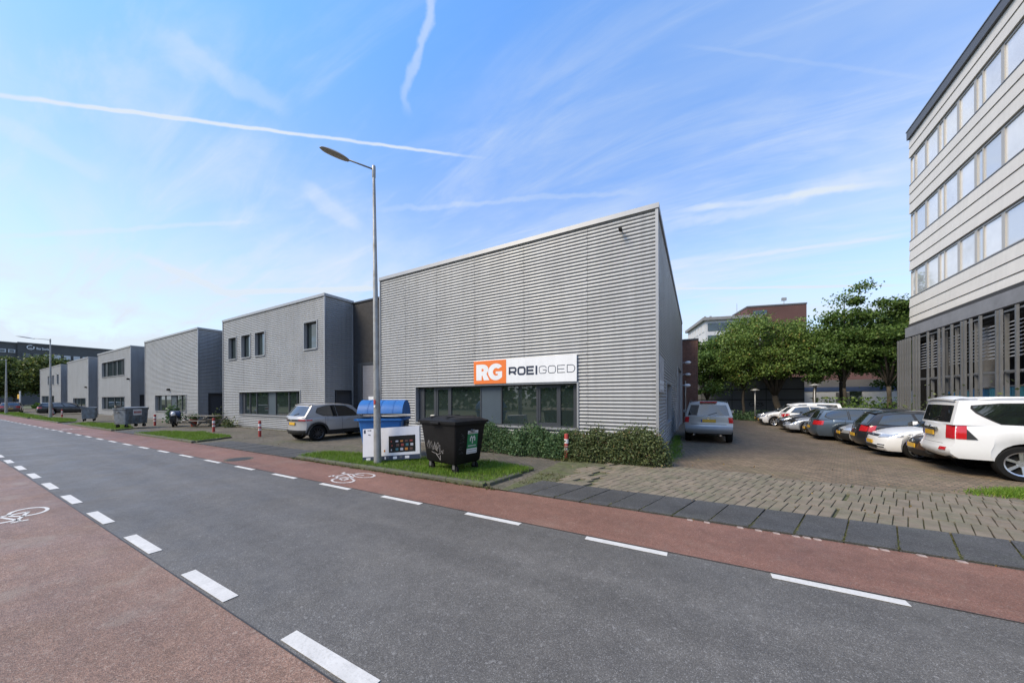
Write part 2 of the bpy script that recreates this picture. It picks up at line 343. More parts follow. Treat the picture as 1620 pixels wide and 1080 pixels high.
MT['plasticgrey'] = mat('grey_wheel_plastic', (.10, .10, .10), .6)
MT['cardboard'] = mat('printed_white_card', (.62, .62, .65), .55, var=.06)
MT['cardbrown'] = mat('brown_card', (.30, .20, .11), .8, var=.1)
MT['red_b'] = mat('bollard_red', (.33, .035, .028), .55, var=.15, vscale=8)
MT['white_b'] = mat('bollard_white', (.66, .64, .62), .55, var=.1, vscale=8)
MT['green_st'] = mat('sticker_green', (.010, .18, .065), .4)
MT['skipgrey'] = mat('grey_skip_steel', (.19, .215, .235), .5, metal=.3, var=.18, vscale=3, c2=(.09, .08, .07), c2amt=.2, c2scale=4)
MT['wood'] = mat('weathered_wood', (.16, .145, .12), .85, var=.3, vscale=8, bump=.3)
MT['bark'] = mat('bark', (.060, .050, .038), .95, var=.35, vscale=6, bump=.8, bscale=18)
MT['offpanel'] = mat('cream_panel', (.68, .635, .565), .42, var=.05, vscale=.8, space='geo', streak=.05)
MT['offgroove'] = mat('dark_joint', (.045, .042, .040), .7)
MT['offfascia'] = mat('dark_fascia', (.13, .13, .135), .5, metal=.4)
MT['offframe'] = mat('window_frame_beige', (.40, .385, .36), .45)
MT['offband'] = mat('concrete_band', (.21, .21, .215), .75, var=.12, vscale=2, bump=.2)
MT['fin'] = mat('steel_fin', (.22, .225, .235), .42, metal=.5, var=.1)
MT['louvre'] = mat('louvre_blade', (.42, .43, .45), .4, metal=.4, var=.08)
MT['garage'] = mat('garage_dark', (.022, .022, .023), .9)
MT['officeglass'] = mat('cloud_painted_glass', (.80, .80, .80), .10, metal=.12, spec=.9, var=.14, vscale=.4, coat=.5)  # pale mottled base: bright cloud reflections painted into the glass colour
MT['conc'] = mat('concrete_column', (.30, .29, .28), .85, var=.12)
MT['bluecont'] = mat('blue_container', (.035, .14, .30), .5, var=.1)
MT['tealcont'] = mat('teal_container', (.04, .17, .24), .5, var=.1)
MT['greywall'] = mat('grey_clad_wall', (.135, .135, .140), .7, var=.10, vscale=.4, space='geo')
MT['darkline'] = mat('dark_line', (.02, .02, .022), .7)
MT['whitewall'] = mat('white_clad_wall', (.70, .71, .73), .6, var=.04)
MT['bluebandm'] = mat('blue_band', (.05, .085, .19), .6)
MT['fargrey'] = mat('far_dark_cladding', (.075, .075, .075), .7, var=.2, vscale=.15, space='geo')
MT['farbrick'] = mat('far_brown_brick', (.105, .052, .047), .9, var=.12, vscale=.2, space='geo')
MT['farwhite'] = mat('far_pale_cladding', (.50, .51, .53), .6)
MT['farglass'] = mat('far_glass', (.05, .075, .095), .12, spec=.7, var=.3, vscale=.5)
MT['pot'] = mat('red_pot', (.26, .045, .03), .5)
MT['leafA'] = leaf_mat('leaf_plane_tree', (.060, .108, .022), (.185, .270, .055), (.28, .19, .055))
MT['leafB'] = leaf_mat('leaf_dark_green', (.048, .095, .022), (.145, .235, .052), (.17, .20, .05))
MT['leafC'] = leaf_mat('leaf_far_green', (.045, .075, .022), (.145, .180, .045), (.20, .18, .05))
MT['leafH'] = leaf_mat('leaf_shrub_green', (.040, .085, .034), (.115, .190, .075), (.17, .22, .10), tr=.25)
MT['leafHb'] = leaf_mat('leaf_shrub_brown', (.050, .075, .028), (.135, .165, .062), (.22, .14, .065), tr=.25)
MT['grass'] = leaf_mat('grass_blade', (.075, .155, .014), (.180, .295, .028), (.28, .30, .07), tr=.3)
MT['weed'] = leaf_mat('weed_leaf', (.06, .075, .02), (.13, .125, .04), (.20, .15, .06), tr=.25)

# ------------------------------------------------------------------ ground, road, pavement
def sm(a, b, x):
    t = min(1, max(0, (x - a) / (b - a))); return t * t * (3 - 2 * t)
def bend(x): return .012 * x + (.008 * (x + 15) if x < -15 else 0.0)
yL = lambda x: 1.47 + bend(x)
yR = lambda x: 4.40 + bend(x)
yK = lambda x: 5.80 + bend(x)
yV = lambda x: -.22 + bend(x)
def lotz(x, y): return .02 - .20 * sm(0, 5, x) * sm(12, 19, y)
XS = list(np.arange(-300, -60, 12.0)) + list(np.arange(-60, 45, 1.5))
def strip(name, ya, yb, z, m, kind='structure'):
    mb = MB(); n = 4
    for x0, x1 in zip(XS[:-1], XS[1:]):
        for k in range(n):
            f0, f1 = k / n, (k + 1) / n
            mb.quad((x0, ya(x0) + (yb(x0) - ya(x0)) * f0, z), (x1, ya(x1) + (yb(x1) - ya(x1)) * f0, z), (x1, ya(x1) + (yb(x1) - ya(x1)) * f1, z), (x0, ya(x0) + (yb(x0) - ya(x0)) * f1, z))
    o = mb.build(name, m); o['kind'] = kind; return o
gm = MB(); gm.quad((-1500, -1200, -.32), (1500, -1200, -.32), (1500, 1500, -.32), (-1500, 1500, -.32)); gm.build('ground', MT['ground'])['kind'] = 'structure'
road = strip('road', lambda x: yV(x) - .05, lambda x: yK(x) + .05, 0.0, MT['asphalt'])
lane_near = strip('cycle_lane', yV, lambda x: yL(x) - .115, .004, MT['red_sheen_worn'])
lane_far = strip('cycle_lane', lambda x: yR(x) + .055, yK, .004, MT['red'])
strip('joint_seam', lambda x: yL(x) - .115 - .006, lambda x: yL(x) - .115 + .006, .0062, mat('bitumen_seam', (.035, .033, .032), .6, var=.3, vscale=6, space='geo'))
strip('joint_seam', lambda x: yR(x) + .06 - .006, lambda x: yR(x) + .06 + .006, .0062, bpy.data.materials['bitumen_seam'])
vb = strip('verge', lambda x: -60.0, lambda x: yV(x) - .12, .06, MT['ground'])
mb = MB()
for x in np.arange(-60, 30, 1.0):
    mb.box(x + .004, yV(x) - .14, -.1, x + .996, yV(x), .10, .012)
kb = mb.build('kerb_line', MT['kerb']); kb['kind'] = 'structure'
# pavement sheet (footway) and parking lot sheet
mb = MB()
for x0, x1 in zip(XS[:-1], XS[1:]):
    if x0 < -125: continue
    mb.quad((x0, yK(x0), .02), (x1, yK(x1), .02), (x1, 9.6, .02), (x0, 9.6, .02))
    if x0 < -1.1: mb.quad((x0, 9.6, .02), (x1, 9.6, .02), (x1, 13, .02), (x0, 13, .02))
pave = mb.build('pavement', MT['footway']); pave['kind'] = 'structure'
mb = MB()
mb.grid(lambda u, v: (-1.2 + 46 * u, 9.6 + 66 * v, lotz(-1.2 + 46 * u, 9.6 + 66 * v) + .004), 46, 66)
lot = mb.build('parking_lot', MT['clinker'], smooth=True); lot['kind'] = 'structure'
mb = MB(); mb.quad((-1.6, 9.2, .032), (.2, 9.5, .032), (.2, 9.75, .032), (-1.6, 9.75, .032)); 
# lane dashes
mb = MB(); mb.box(-.5, -.05, 0, .5, .05, .003); d0 = mb.build('lane_dash', MT['paint'], road)
d0m = d0.data
mbL = MB(); mbL.box(-.5, -.06, 0, .5, .06, .003); dl = mbL.build('lane_dash', MT['paint'], road)
first = [True, True]
for k in range(46):
    x = 1.18 - 2.0 * k
    if first[0]: o = d0; first[0] = False
    else: o = share(d0, 'lane_dash', road)
    o.location = (x, yR(x) - .02, .0045); o.rotation_euler = (0, 0, R(.7))
    x = -2.36 - 2.0 * k
    if first[1]: o = dl; first[1] = False
    else: o = share(dl, 'lane_dash', road)
    o.location = (x, yL(x) - .02, .0045); o.rotation_euler = (0, 0, R(.7))
for x in (-.36, 1.64, 3.64): share(dl, 'lane_dash', road, (x, yL(x) - .02, .0045), (0, 0, R(.7)))
for x in (3.18, 5.18, 7.18, 9.18): share(d0, 'lane_dash', road, (x, yR(x) - .02, .0045), (0, 0, R(.7)))
# bicycle symbols, stretched along the road; 'up' of the symbol is the riding direction
def bike(name, cx, cy, up, parent, m, z):
    mb = MB(); T = lambda p: (cx + up * p.y * 1.55, cy - up * p.x * .92, z)
    for wx in (-.30, .30):
        mb.stroke([(wx + .20 * math.cos(a), .2 * math.sin(a)) for a in np.linspace(0, 2 * math.pi, 25)[:-1]], .045, T, True)
    for pl in ([(-.30, 0), (-.14, .34), (.18, .34), (.0, .02), (-.30, 0)], [(-.14, .34), (0, .02)], [(.30, 0), (.17, .44), (.28, .47)], [(-.24, .42), (-.07, .42)], [(-.15, .34), (-.16, .42)]):
        mb.stroke(pl, .045, T)
    o = mb.build(name, m, parent); return o
bike('bicycle_symbol', -9.85, .55, 1, lane_near, MT['paint'], .0075)
bike('bicycle_symbol', -7.15, 4.98, -1, lane_far, MT['paint_worn'], .0075)
bike('bicycle_symbol', -34.5, 4.33, -1, lane_far, MT['paint_worn'], .0075)
# manhole in the far cycle lane
mb = MB(); mb.lathe([(0, .0), (.30, .0), (.30, -.01)], 24); mh = mb.build('manhole_cover', mat('cast_iron', (.06, .058, .056), .6, metal=.5, var=.2, vscale=30, bump=.4), lane_far, loc=(-12.55, 4.78, .0095))
mb = MB(); mb.lathe([(.31, 0), (.37, 0)], 24); mb.build('manhole_ring', MT['kerb'], mh, loc=(0, 0, -.002))
# dark driveway slabs, 0.5 m wide, sloping up from the lane
SK = .36
sm1 = MB(); sm1.v = [(x + SK * y, y, z) for x, y, z in ((.008, .0, -.01), (.488, .0, -.01), (.488, .955, -.01), (.008, .955, -.01), (.008, .0, .024), (.488, .0, .024), (.488, .955, .052), (.008, .955, .052))]
sm1.f = [(4, 5, 6, 7), (0, 1, 5, 4), (1, 2, 6, 5), (2, 3, 7, 6), (3, 0, 4, 7)]
slab0 = None
def slabs(x0, n, y=None):
    global slab0
    for k in range(n):
        x = x0 + .5 * k; yy = yK(x) + .005 if y is None else y
        if slab0 is None: slab0 = sm1.build('driveway_slab', MT['slab'], pave); o = slab0
        else: o = share(slab0, 'driveway_slab', pave)
        o.location = (x + random.uniform(-.004, .004), yy, .006 + random.uniform(-.003, .003)); o.rotation_euler = (0, 0, R(.7) + random.uniform(-.004, .004))
slabs(-3.35, 26); slabs(-18.2, 16); slabs(-29.8, 10); slabs(-43.8, 12)
mb = MB(); mb.quad((-3.5, yK(-3.5), .0225), (10, yK(10), .0225), (10, 9.62, .0225), (-3.5, 9.62, .0225)); jo = mb.build('tile_bedding', MT['jointmoss'], pave)
# concrete blocks between the slabs and the lot, laid on the same skew
SK = .386; BW, BD = .155, .295
tb = MB(); tb.box(-BW / 2 + .0062, -BD / 2 + .003, 0, BW / 2 - .0062, BD / 2 - .003, .032, .005); tb.v = [(x + SK * y, y, z) for x, y, z in tb.v]; tcells = []
ty0 = 6.76 + BD / 2
for r in range(10):
    for c in range(88):
        x = -3.2 + BW * c; y = ty0 + BD * r + .010 * (r // 2)
        x += (BW / 2 if (r // 2) % 2 else 0) if x < 1.9 else (.035, -.02, .05, 0, .03)[(r // 2) % 5]
        x += SK * (y - ty0); y += bend(x)
        if y > 9.62 or (x < -1.9 and random.random() < .35) or x < -2.7: continue
        tcells.append((x, y))
tcells.sort(key=lambda p: p[0] ** 2 * .6 + p[1] ** 2)
t0 = None; rest = MB()
for i, (x, y) in enumerate(tcells):
    dz = .0265 + random.uniform(-.004, .004)
    if i < 300:
        if t0 is None: t0 = tb.build('paving_block', MT['tile'], pave); o = t0
        else: o = share(t0, 'paving_block', pave)
        o.location = (x, y, dz); o.rotation_euler = (random.uniform(-.010, .010), random.uniform(-.014, .014), random.uniform(-.015, .015) + .006)
    else:
        n0 = len(rest.v); rest.box(x - BW / 2 + .0062, y - BD / 2 + .003, dz, x + BW / 2 - .0062, y + BD / 2 - .003, dz + .032, .005)
        rest.v[n0:] = [(p[0] + SK * (p[1] - y), p[1], p[2]) for p in rest.v[n0:]]
if rest.v: tag(rest.build('paving_block_field', MT['tile'], pave), kind='stuff')
# small worn white setts along the lane edge
mb0 = MB(); mb0.box(-.04, -.028, 0, .04, .028, .016, .008); s0 = None
for k in range(30):
    x = -.2 + .105 * k + random.uniform(-.01, .01)
    if random.random() < .55: continue
    if s0 is None: s0 = mb0.build('edge_sett', mat('pale_sett', (.27, .21, .19), .8, var=.3, vscale=20), pave); o = s0
    else: o = share(s0, 'edge_sett', pave)
    o.location = (x, yK(x) - .035, .004 - random.uniform(0, .006)); o.rotation_euler = (0, 0, random.uniform(-.1, .1))

# ------------------------------------------------------------------ grass strips with kerb stones
def cards(name, P, U, V, m, parent=None, tri=False):
    """P,U,V: (n,3) arrays; one small face per row"""
    n = len(P); k = 3 if tri else 4
    if tri: vv = np.stack([P - U, P + U, P + V], 1)
    else: vv = np.stack([P - U - V * .15, P + U * .75 - V * .5, P + U * .9 + V * .55, P - U * .35 + V * .75], 1)
    me = bpy.data.meshes.new(name); me.vertices.add(n * k); me.vertices.foreach_set('co', vv.reshape(-1).astype(np.float32))
    me.loops.add(n * k); me.loops.foreach_set('vertex_index', np.arange(n * k, dtype=np.int32))
    me.polygons.add(n); me.polygons.foreach_set('loop_start', np.arange(0, n * k, k, dtype=np.int32)); me.polygons.foreach_set('loop_total', np.full(n, k, dtype=np.int32))
    me.update(calc_edges=True); me.materials.append(m)
    o = bpy.data.objects.new(name, me); col.objects.link(o)
    if parent: o.parent = parent
    return o
def in_poly(pts, poly):
    x, y = pts[:, 0], pts[:, 1]; c = np.zeros(len(pts), bool); j = len(poly) - 1
    for i in range(len(poly)):
        xi, yi = poly[i]; xj, yj = poly[j]
        t = ((yi > y) != (yj > y)) & (x < (xj - xi) * (y - yi) / (yj - yi + 1e-12) + xi); c ^= t; j = i
    return c
def blades(name, label, poly, dens, h, z, m, wid=.006, seed=1, cat='grass', edgefade=.25):
    rs = np.random.RandomState(seed); a = np.array(poly); lo, hi = a.min(0) - .15, a.max(0) + .15
    n = int((hi[0] - lo[0]) * (hi[1] - lo[1]) * dens)
    p = rs.uniform(lo, hi, (n, 2)); jit = p + rs.normal(0, .07, (n, 2)); p = p[in_poly(jit, poly)]
    n = len(p)
    # tufts: height varies in patches
    hh = h * (.55 + .75 * (.5 + .5 * np.sin(p[:, 0] * 2.3 + np.cos(p[:, 1] * 3.1) * 2)) * rs.uniform(.5, 1.2, n))
    a_ = rs.uniform(0, 2 * math.pi, n)
    P = np.stack([p[:, 0], p[:, 1], np.full(n, z)], 1); U = np.stack([np.cos(a_), np.sin(a_), np.zeros(n)], 1) * (wid * rs.uniform(.6, 1.4, n))[:, None]
    ln = rs.normal(0, .45, (n, 2)); V = np.stack([ln[:, 0] * hh, ln[:, 1] * hh, hh], 1)
    o = cards(name, P, U, V, m, tri=True); tag(o, label, cat, None, 'stuff'); return o
def bank(poly, ztop, m, name, parent):
    mb = MB(); n = len(poly); mb.poly([(x, y, ztop) for x, y in poly])
    for i in range(n):
        a, b = poly[i], poly[(i + 1) % n]; mb.quad((a[0], a[1], 0), (b[0], b[1], 0), (b[0], b[1], ztop), (a[0], a[1], ztop))
    return mb.build(name, m, parent)
kst = None
def kerbline(a, b):
    global kst
    a = Vector(a); b = Vector(b); d = b - a; n = max(1, round(d.length / 1.0)); st = d / n; ang = math.atan2(d.y, d.x)
    for i in range(n):
        if kst is None:
            mb = MB(); mb.box(-.495, -.07, -.1, .495, .07, .098, .015); kst = mb.build('kerb_stone', MT['kerb'], pave); o = kst
        else: o = share(kst, 'kerb_stone', pave)
        c = a + st * (i + .5); o.location = (c.x, c.y, random.uniform(-.006, .006)); o.rotation_euler = (0, random.uniform(-.006, .006), ang + random.uniform(-.008, .008)); o.scale = (st.length, 1, 1)
G = [('street lamp and bins', [(-11.0, yK(-11) + .12), (-3.95, yK(-4) + .12), (-3.70, 7.7), (-5.2, 7.85), (-8, 7.1), (-10.9, 6.75)], 1900, .085, .0065),
     ('first bare patch left of the lamp', [(-26.3, yK(-26) + .12), (-18.9, yK(-19) + .12), (-19.5, 7.15), (-23.8, 7.4), (-26.4, 6.5)], 800, .085, .009),
     ('long grey skip', [(-41.0, yK(-41) + .12), (-30.3, yK(-30) + .12), (-31, 6.3), (-37, 7.2), (-41, 6.2)], 400, .09, .012),
     ('second street lamp', [(-56.0, yK(-56) + .12), (-44.3, yK(-44) + .12), (-45, 6.0), (-50, 6.6), (-56, 6.2)], 260, .09, .016),
     ('black car beyond', [(-86.0, yK(-86) + .12), (-57.5, yK(-58) + .12), (-58, 6.0), (-66, 6.1), (-86, 6.2)], 130, .10, .022)]
GL = ['bright green grass strip under the street lamp and the bins', 'green grass patch left of the near driveway, facing the picnic table',
      'grass patch under the long grey skip', 'grass strip at the foot of the far street lamp', 'thin rough grass along the kerb by the black car']
for i, (nm, poly, dn, hh, wd) in enumerate(G):
    bk = bank(poly, .085, MT['soil'], 'grass_bank', pave)
    blades('grass', GL[i], poly, dn, hh, .083, MT['grass'], wd, seed=i + 3)
    kerbline((poly[0][0], poly[0][1] - .06), (poly[1][0], poly[1][1] - .06))
    if i < 3:
        a, b = poly[1], poly[2]; kerbline((a[0] + .02, a[1]), (b[0] + .02 - (b[0] - a[0]) * .35, b[1] - (b[1] - a[1]) * .35))
# weeds in the gutter and along joints
def weeds(label, spots, n, r, h, seed, m='weed', z=.01, ls=.012):
    rs = np.random.RandomState(seed); Ps = []
    for (x, y) in spots:
        k = rs.randint(max(1, n // 2), n + 1); Ps.append(np.stack([rs.normal(x, r, k), rs.normal(y, r * .5, k), np.full(k, z)], 1))
    P = np.concatenate(Ps); k = len(P); a_ = rs.uniform(0, 6.28, k)
    U = np.stack([np.cos(a_), np.sin(a_), rs.normal(0, .3, k)], 1) * (ls * rs.uniform(.5, 1.5, k))[:, None]
    V = np.stack([rs.normal(0, .6, k), rs.normal(0, .6, k), rs.uniform(.4, 1.1, k)], 1) * (h * rs.uniform(.4, 1.2, k))[:, None]
    return tag(cards('weeds', P, U, V, MT[m], tri=True), label, 'weeds', None, 'stuff')
rs = np.random.RandomState(3)
weeds('weeds and moss in the gutter below the grass strip kerb', [(x, yK(x) + rs.uniform(-.05, .03)) for x in np.arange(-11.2, -3.6, .04)], 18, .05, .05, 5)
weeds('moss tufts in the joints of the dark driveway slabs', [(x + f * .36 - .003, yK(x) + f) for x in np.arange(-3.35, 9.5, .5) for f in np.arange(.03, .95, .045)], 9, .012, .020, 6, ls=.008, z=.03)
weeds('yellowing weeds on the pavement corner by the grass strip', [(rs.uniform(-3.4, -2.3), rs.uniform(6.4, 7.6)) for _ in range(60)], 16, .10, .03, 7, z=.03)
weeds('weeds around the foot of the red bollard by the shrubs', [(-3.45 + rs.normal(0, .22), 9.42 + rs.normal(0, .10)) for _ in range(40)], 16, .06, .13, 8, z=.02)
weeds('grassy weeds along the metal wall beside the silver car', [(-.85 + rs.uniform(0, .35) * (1 - abs(y - 12.5) / 6), y) for y in np.arange(10.6, 18, .05)], 26, .08, .10, 9, m='grass', z=.02, ls=.007)
weeds('low weeds along the foot of the corrugated fronts', [(x, 10.10 + rs.uniform(-.06, .03)) for x in np.arange(-28.5, -17, .12)], 8, .06, .08, 10, z=.02)
gp = [(4.45, 9.75), (5.2, 9.72), (7.0, 10.1), (7.2, 10.9), (5.7, 10.75), (4.75, 10.1)]
blades('grass', 'grass tuft on the lot edge beside the white off-roader', gp, 2600, .085, .03, MT['grass'], .006, seed=21)

# ------------------------------------------------------------------ corrugated buildings
YF = 10.23; ZR = 7.36; PITCH = .111
PROF = [(0.0, 0.0), (.021, 0.0), (.025, .027), (.036, .035), (.070, .039), (.095, .035), (.103, .027), (.107, 0.0)]
def corr(mb, p0, d, n, a, b, z0, z1):
    """corrugated sheet from distance a to b along d, between z0 and z1; ribs stand out along n"""
    rows = []; k = int(math.floor(z0 / PITCH)) - 1
    while k * PITCH < z1 + PITCH:
        for dz, o in PROF:
            rows.append((k * PITCH + dz, o))
        k += 1
    def off(z):
        for (za, oa), (zb, ob) in zip(rows[:-1], rows[1:]):
            if za <= z <= zb: return oa + (ob - oa) * (z - za) / max(1e-6, zb - za)
        return 0
    rr = [(z0, off(z0))] + [r for r in rows if z0 + 1e-4 < r[0] < z1 - 1e-4] + [(z1, off(z1))]
    st = len(mb.v)
    for z, o in rr:
        for t in (a, b): mb.v.append((p0[0] + d[0] * t + n[0] * o, p0[1] + d[1] * t + n[1] * o, z))
    for i in range(len(rr) - 1):
        q = st + 2 * i; mb.f.append((q, q + 1, q + 3, q + 2))
def clad(root, p0, d, n, length, z0, z1, holes, sheet, name='cladding_sheet', m=None, edges=None):
    if edges is None:
        k = max(1, round(length / sheet)); edges = [length * i / k for i in range(k + 1)]
    for i in range(len(edges) - 1):
        a, b = edges[i] + .004, edges[i + 1] - .004; mb = MB()
        cuts = sorted(set([a, b] + [min(max(h[j], a), b) for h in holes for j in (0, 1)]))
        for c0, c1 in zip(cuts[:-1], cuts[1:]):
            if c1 - c0 < 1e-4: continue
            mid = (c0 + c1) / 2; zz = z0
            for h in sorted([h for h in holes if h[0] < mid < h[1]], key=lambda h: h[2]):
                if h[2] - zz > .01: corr(mb, p0, d, n, c0, c1, zz, h[2])
                zz = h[3]
            if z1 - zz > .01: corr(mb, p0, d, n, c0, c1, zz, z1)
        o = mb.build(name, m or MT['alu'], root, smooth=True, angle=50)
def window(root, x0, x1, z0, z1, cells, depth=.16, name='window', frame=None, fw=.05, glass=None, trim=True):
    """front window in local coords (facade plane y=0). cells: list of (a,b,kind) in x; kind g=glass, p=panel, d=door leaf glass"""
    frame = frame or MT['frame']; glass = glass or MT['glass']
    mb = MB()
    mb.box(x0, depth - .05, z0, x1, depth + .03, z0 + fw); mb.box(x0, depth - .05, z1 - fw, x1, depth + .03, z1)
    prev = x0
    for (a, b, k) in cells:
        if a - prev > .005: mb.box(prev, depth - .052, z0 + fw, a, depth + .03, z1 - fw)
        prev = b
    if x1 - prev > .005: mb.box(prev, depth - .052, z0 + fw, x1, depth + .03, z1 - fw)
    w_ = mb.build(name, frame, root)
    for (a, b, k) in cells:
        mb = MB()
        if k == 'p': mb.box(a, depth - .035, z0 + fw, b, depth, z1 - fw); mb.build('infill_panel', MT['panel'], w_)
        elif k == 'd':
            mb.box(a, depth - .04, z0 + fw, a + .07, depth, z1 - fw); mb.box(b - .07, depth - .04, z0 + fw, b, depth, z1 - fw); mb.box(a + .07, depth - .04, z0 + fw, b - .07, depth, z0 + fw + .1); mb.box(a + .07, depth - .04, z1 - fw - .07, b - .07, depth, z1 - fw); mb.build('sash', MT['frame'], w_)
            mb = MB(); mb.box(a + .07, depth - .012, z0 + fw + .1, b - .07, depth, z1 - fw - .07); mb.build('pane', glass, w_)
        else: mb.box(a, depth - .012, z0 + fw, b, depth + .002, z1 - fw); mb.build('pane', glass, w_)
    if trim:
        mb = MB(); t = .055; y0, y1 = -.068, depth + .03
        mb.box(x0 - t, y0, z0 - t, x0, y1, z1 + t); mb.box(x1, y0, z0 - t, x1 + t, y1, z1 + t); mb.box(x0, y0, z1, x1, y1, z1 + t); mb.box(x0, y0 - .03, z0 - t, x1, y1, z0)
        mb.build('surround', MT['alu_trim'], w_)
    return w_
def metal_building(label, x0, x1, side, holes, winspec, sideholes=(), sheet=2.05, edges=None, sidelen=None, zr=ZR, body_depth=None):
    W = x1 - x0; root = thing('corrugated_building', label, 'building', (x0, YF, 0), 0, 'row of corrugated metal units along the street')
    bd = body_depth or 1.55
    mb = MB(); mb.box(.06, .2, 0, W - .06, bd, zr - .12); mb.build('wall_core', MT['plaster'], root)
    hs = [(a - .055 - x0, b + .055 - x0, c - .055, d + .055) for a, b, c, d in holes]
    clad(root, (0, 0), (1, 0), (0, -1), W, .10, zr - .02, hs, sheet, edges=[0.0] + [e - x0 for e in edges] + [W] if edges else None)
    clad(root, (W, 0), (0, 1), (1, 0), side, .10, zr - .02, [(a - .05, b + .05, c, d + .05) for a, b, c, d in sideholes], sheet)
    for bx_ in ((-.05, -.072, 0.02, 0.0, 0.0, zr - .09), (W - .004, -.072, .02, W + .072, .0, zr - .09), (W + .0, side, .02, W + .072, side + .05, zr - .09)):
        MB().box(*bx_).build('corner_trim', MT['alu_trim'], root)
    mb = MB(); mb.box(-.06, -.095, zr - .09, W + .095, .12, zr + .05); mb.box(W - .12, .12, zr - .088, W + .092, side + .06, zr + .048); mb.box(-.06, .12, zr - .088, .06, side, zr + .048)
    mb.build('roof_coping', MT['alu_trim'], root)
    mb = MB(); mb.box(.06, .1, zr - .11, W - .12, bd + .02, zr - .05); mb.build('roof', MT['roofmat'], root)
    mb = MB(); mb.box(.0, .0, 0, W, .19, .1); mb.box(W - .19, .19, 0, W, side, .1); mb.build('plinth', MT['conc'], root)
    for (a, b, c, d, cells) in winspec:
        window(root, a - x0, b - x0, c, d, [(p - x0, q - x0, k) for p, q, k in cells])
    return root
W1 = [(-10.42, -3.35, .90, 2.36, [(-10.10, -9.56, 'g'), (-9.42, -8.74, 'd'), (-8.64, -7.22, 'g'), (-7.17, -6.30, 'p'), (-6.25, -4.86, 'g'), (-4.78, -4.04, 'd'), (-3.97, -3.52, 'g')])]
B1 = metal_building('tall corrugated metal building with orange and white sign, nearest to the camera', -12.64, -1.02, 17.0, [(-10.42, -3.35, .90, 2.36), ], W1,
                    sideholes=[(2.95, 5.2, .95, 2.40), (11.0, 15.6, .1, 3.65)], edges=[-11.05, -9.25, -7.35, -5.25, -3.0], body_depth=17.2)
B2 = metal_building('corrugated metal building with four small upper windows behind the grey compact car', -29.07, -17.02, 1.55,
                    [(-26.6, -19.35, .88, 2.32), (-28.2, -27.05, 4.6, 6.05), (-26.3, -25.1, 4.6, 6.05), (-24.45, -23.25, 4.6, 6.05), (-18.9, -17.7, 4.6, 6.05)],
                    [(-26.6, -19.35, .88, 2.32, [(-26.2, -25.6, 'g'), (-25.5, -24.7, 'g'), (-24.6, -23.2, 'g'), (-23.15, -22.3, 'p'), (-22.25, -20.85, 'g'), (-20.75, -19.95, 'g'), (-19.9, -19.38, 'g')])] +
                    [(a, b, 4.6, 6.05, [(a + .05, b - .05, 'g')]) for a, b in ((-28.2, -27.05), (-26.3, -25.1), (-24.45, -23.25), (-18.9, -17.7))], sheet=3.0,
                    sideholes=[(.55, 1.45, .1, 2.3)])
B3 = metal_building('corrugated metal building without upper windows, behind the scooter', -46.1, -33.5, 1.6, [(-43.2, -35.9, .82, 2.22)],
                    [(-43.2, -35.9, .82, 2.22, [(-42.9, -41.3, 'g'), (-41.2, -39.8, 'g'), (-39.7, -38.6, 'p'), (-38.5, -37.4, 'g'), (-37.3, -36.1, 'g')])], sheet=3.0, sideholes=[(.6, 1.5, .1, 2.3)])
B4 = metal_building('corrugated metal building with a wide upper window band, fourth in the row', -63.9, -50.6, 1.6, [(-62.0, -52.9, 4.5, 6.2), (-62.0, -52.9, .72, 2.15)],
                    [(-62.0, -52.9, 4.5, 6.2, [(-61.9, -61.0, 'g'), (-60.4, -58.2, 'g'), (-58.0, -56.6, 'g'), (-56.2, -54.6, 'g'), (-54.4, -53.0, 'g')]), (-62.0, -52.9, .72, 2.15, [(-61.9, -61.0, 'g'), (-60.4, -57.6, 'g'), (-57.4, -55.2, 'g'), (-55.0, -53.1, 'g')])], sheet=3.2, sideholes=[(.6, 1.5, .1, 2.3)])
B5 = metal_building('corrugated metal building with one low shop window behind the small grey skip', -82.0, -68.8, 1.6, [(-78.0, -70.5, .6, 2.05)], [(-78.0, -70.5, .6, 2.05, [(-77.8, -74.4, 'g'), (-74.2, -70.7, 'g')])], sheet=3.2)
B6 = metal_building('last corrugated metal building of the row, with three slit windows', -106.5, -86.9, 1.6, [(-98.4, -96.9, 4.4, 5.9), (-94.3, -92.8, 4.4, 5.9), (-90.2, -88.7, 4.4, 5.9), (-104.7, -92.7, .8, 2.5)],
                    [(a, b, 4.4, 5.9, [(a + .1, b - .1, 'g')]) for a, b in ((-98.4, -96.9), (-94.3, -92.8), (-90.2, -88.7))] + [(-104.7, -92.7, .8, 2.5, [(-104.5, -99.6, 'g'), (-99.4, -96, 'g'), (-95.8, -92.9, 'g')])], sheet=3.4)
# side doors of the units (in the face that looks along the street)
def sidedoor(root, W, a, b, h, m='doordark'):
    mb = MB(); mb.box(W - .16, a, .0, W - .09, b, h); d = mb.build('door', MT[m], root)
    mb = MB(); mb.box(W - .15, a - .05, 0, W + .05, a, h + .05); mb.box(W - .15, b, 0, W + .05, b + .05, h + .05); mb.box(W - .15, a, h, W + .05, b, h + .05); mb.build('door_frame', MT['frame'], d)
    mb = MB(); mb.box(W - .09, b - .15, .98, W - .045, b - .12, 1.12); mb.build('handle', MT['alu_trim'], d)
for rt_, W_ in ((B2, 12.05), (B3, 12.6), (B4, 13.3)): sidedoor(rt_, W_, .6, 1.42, 2.25)
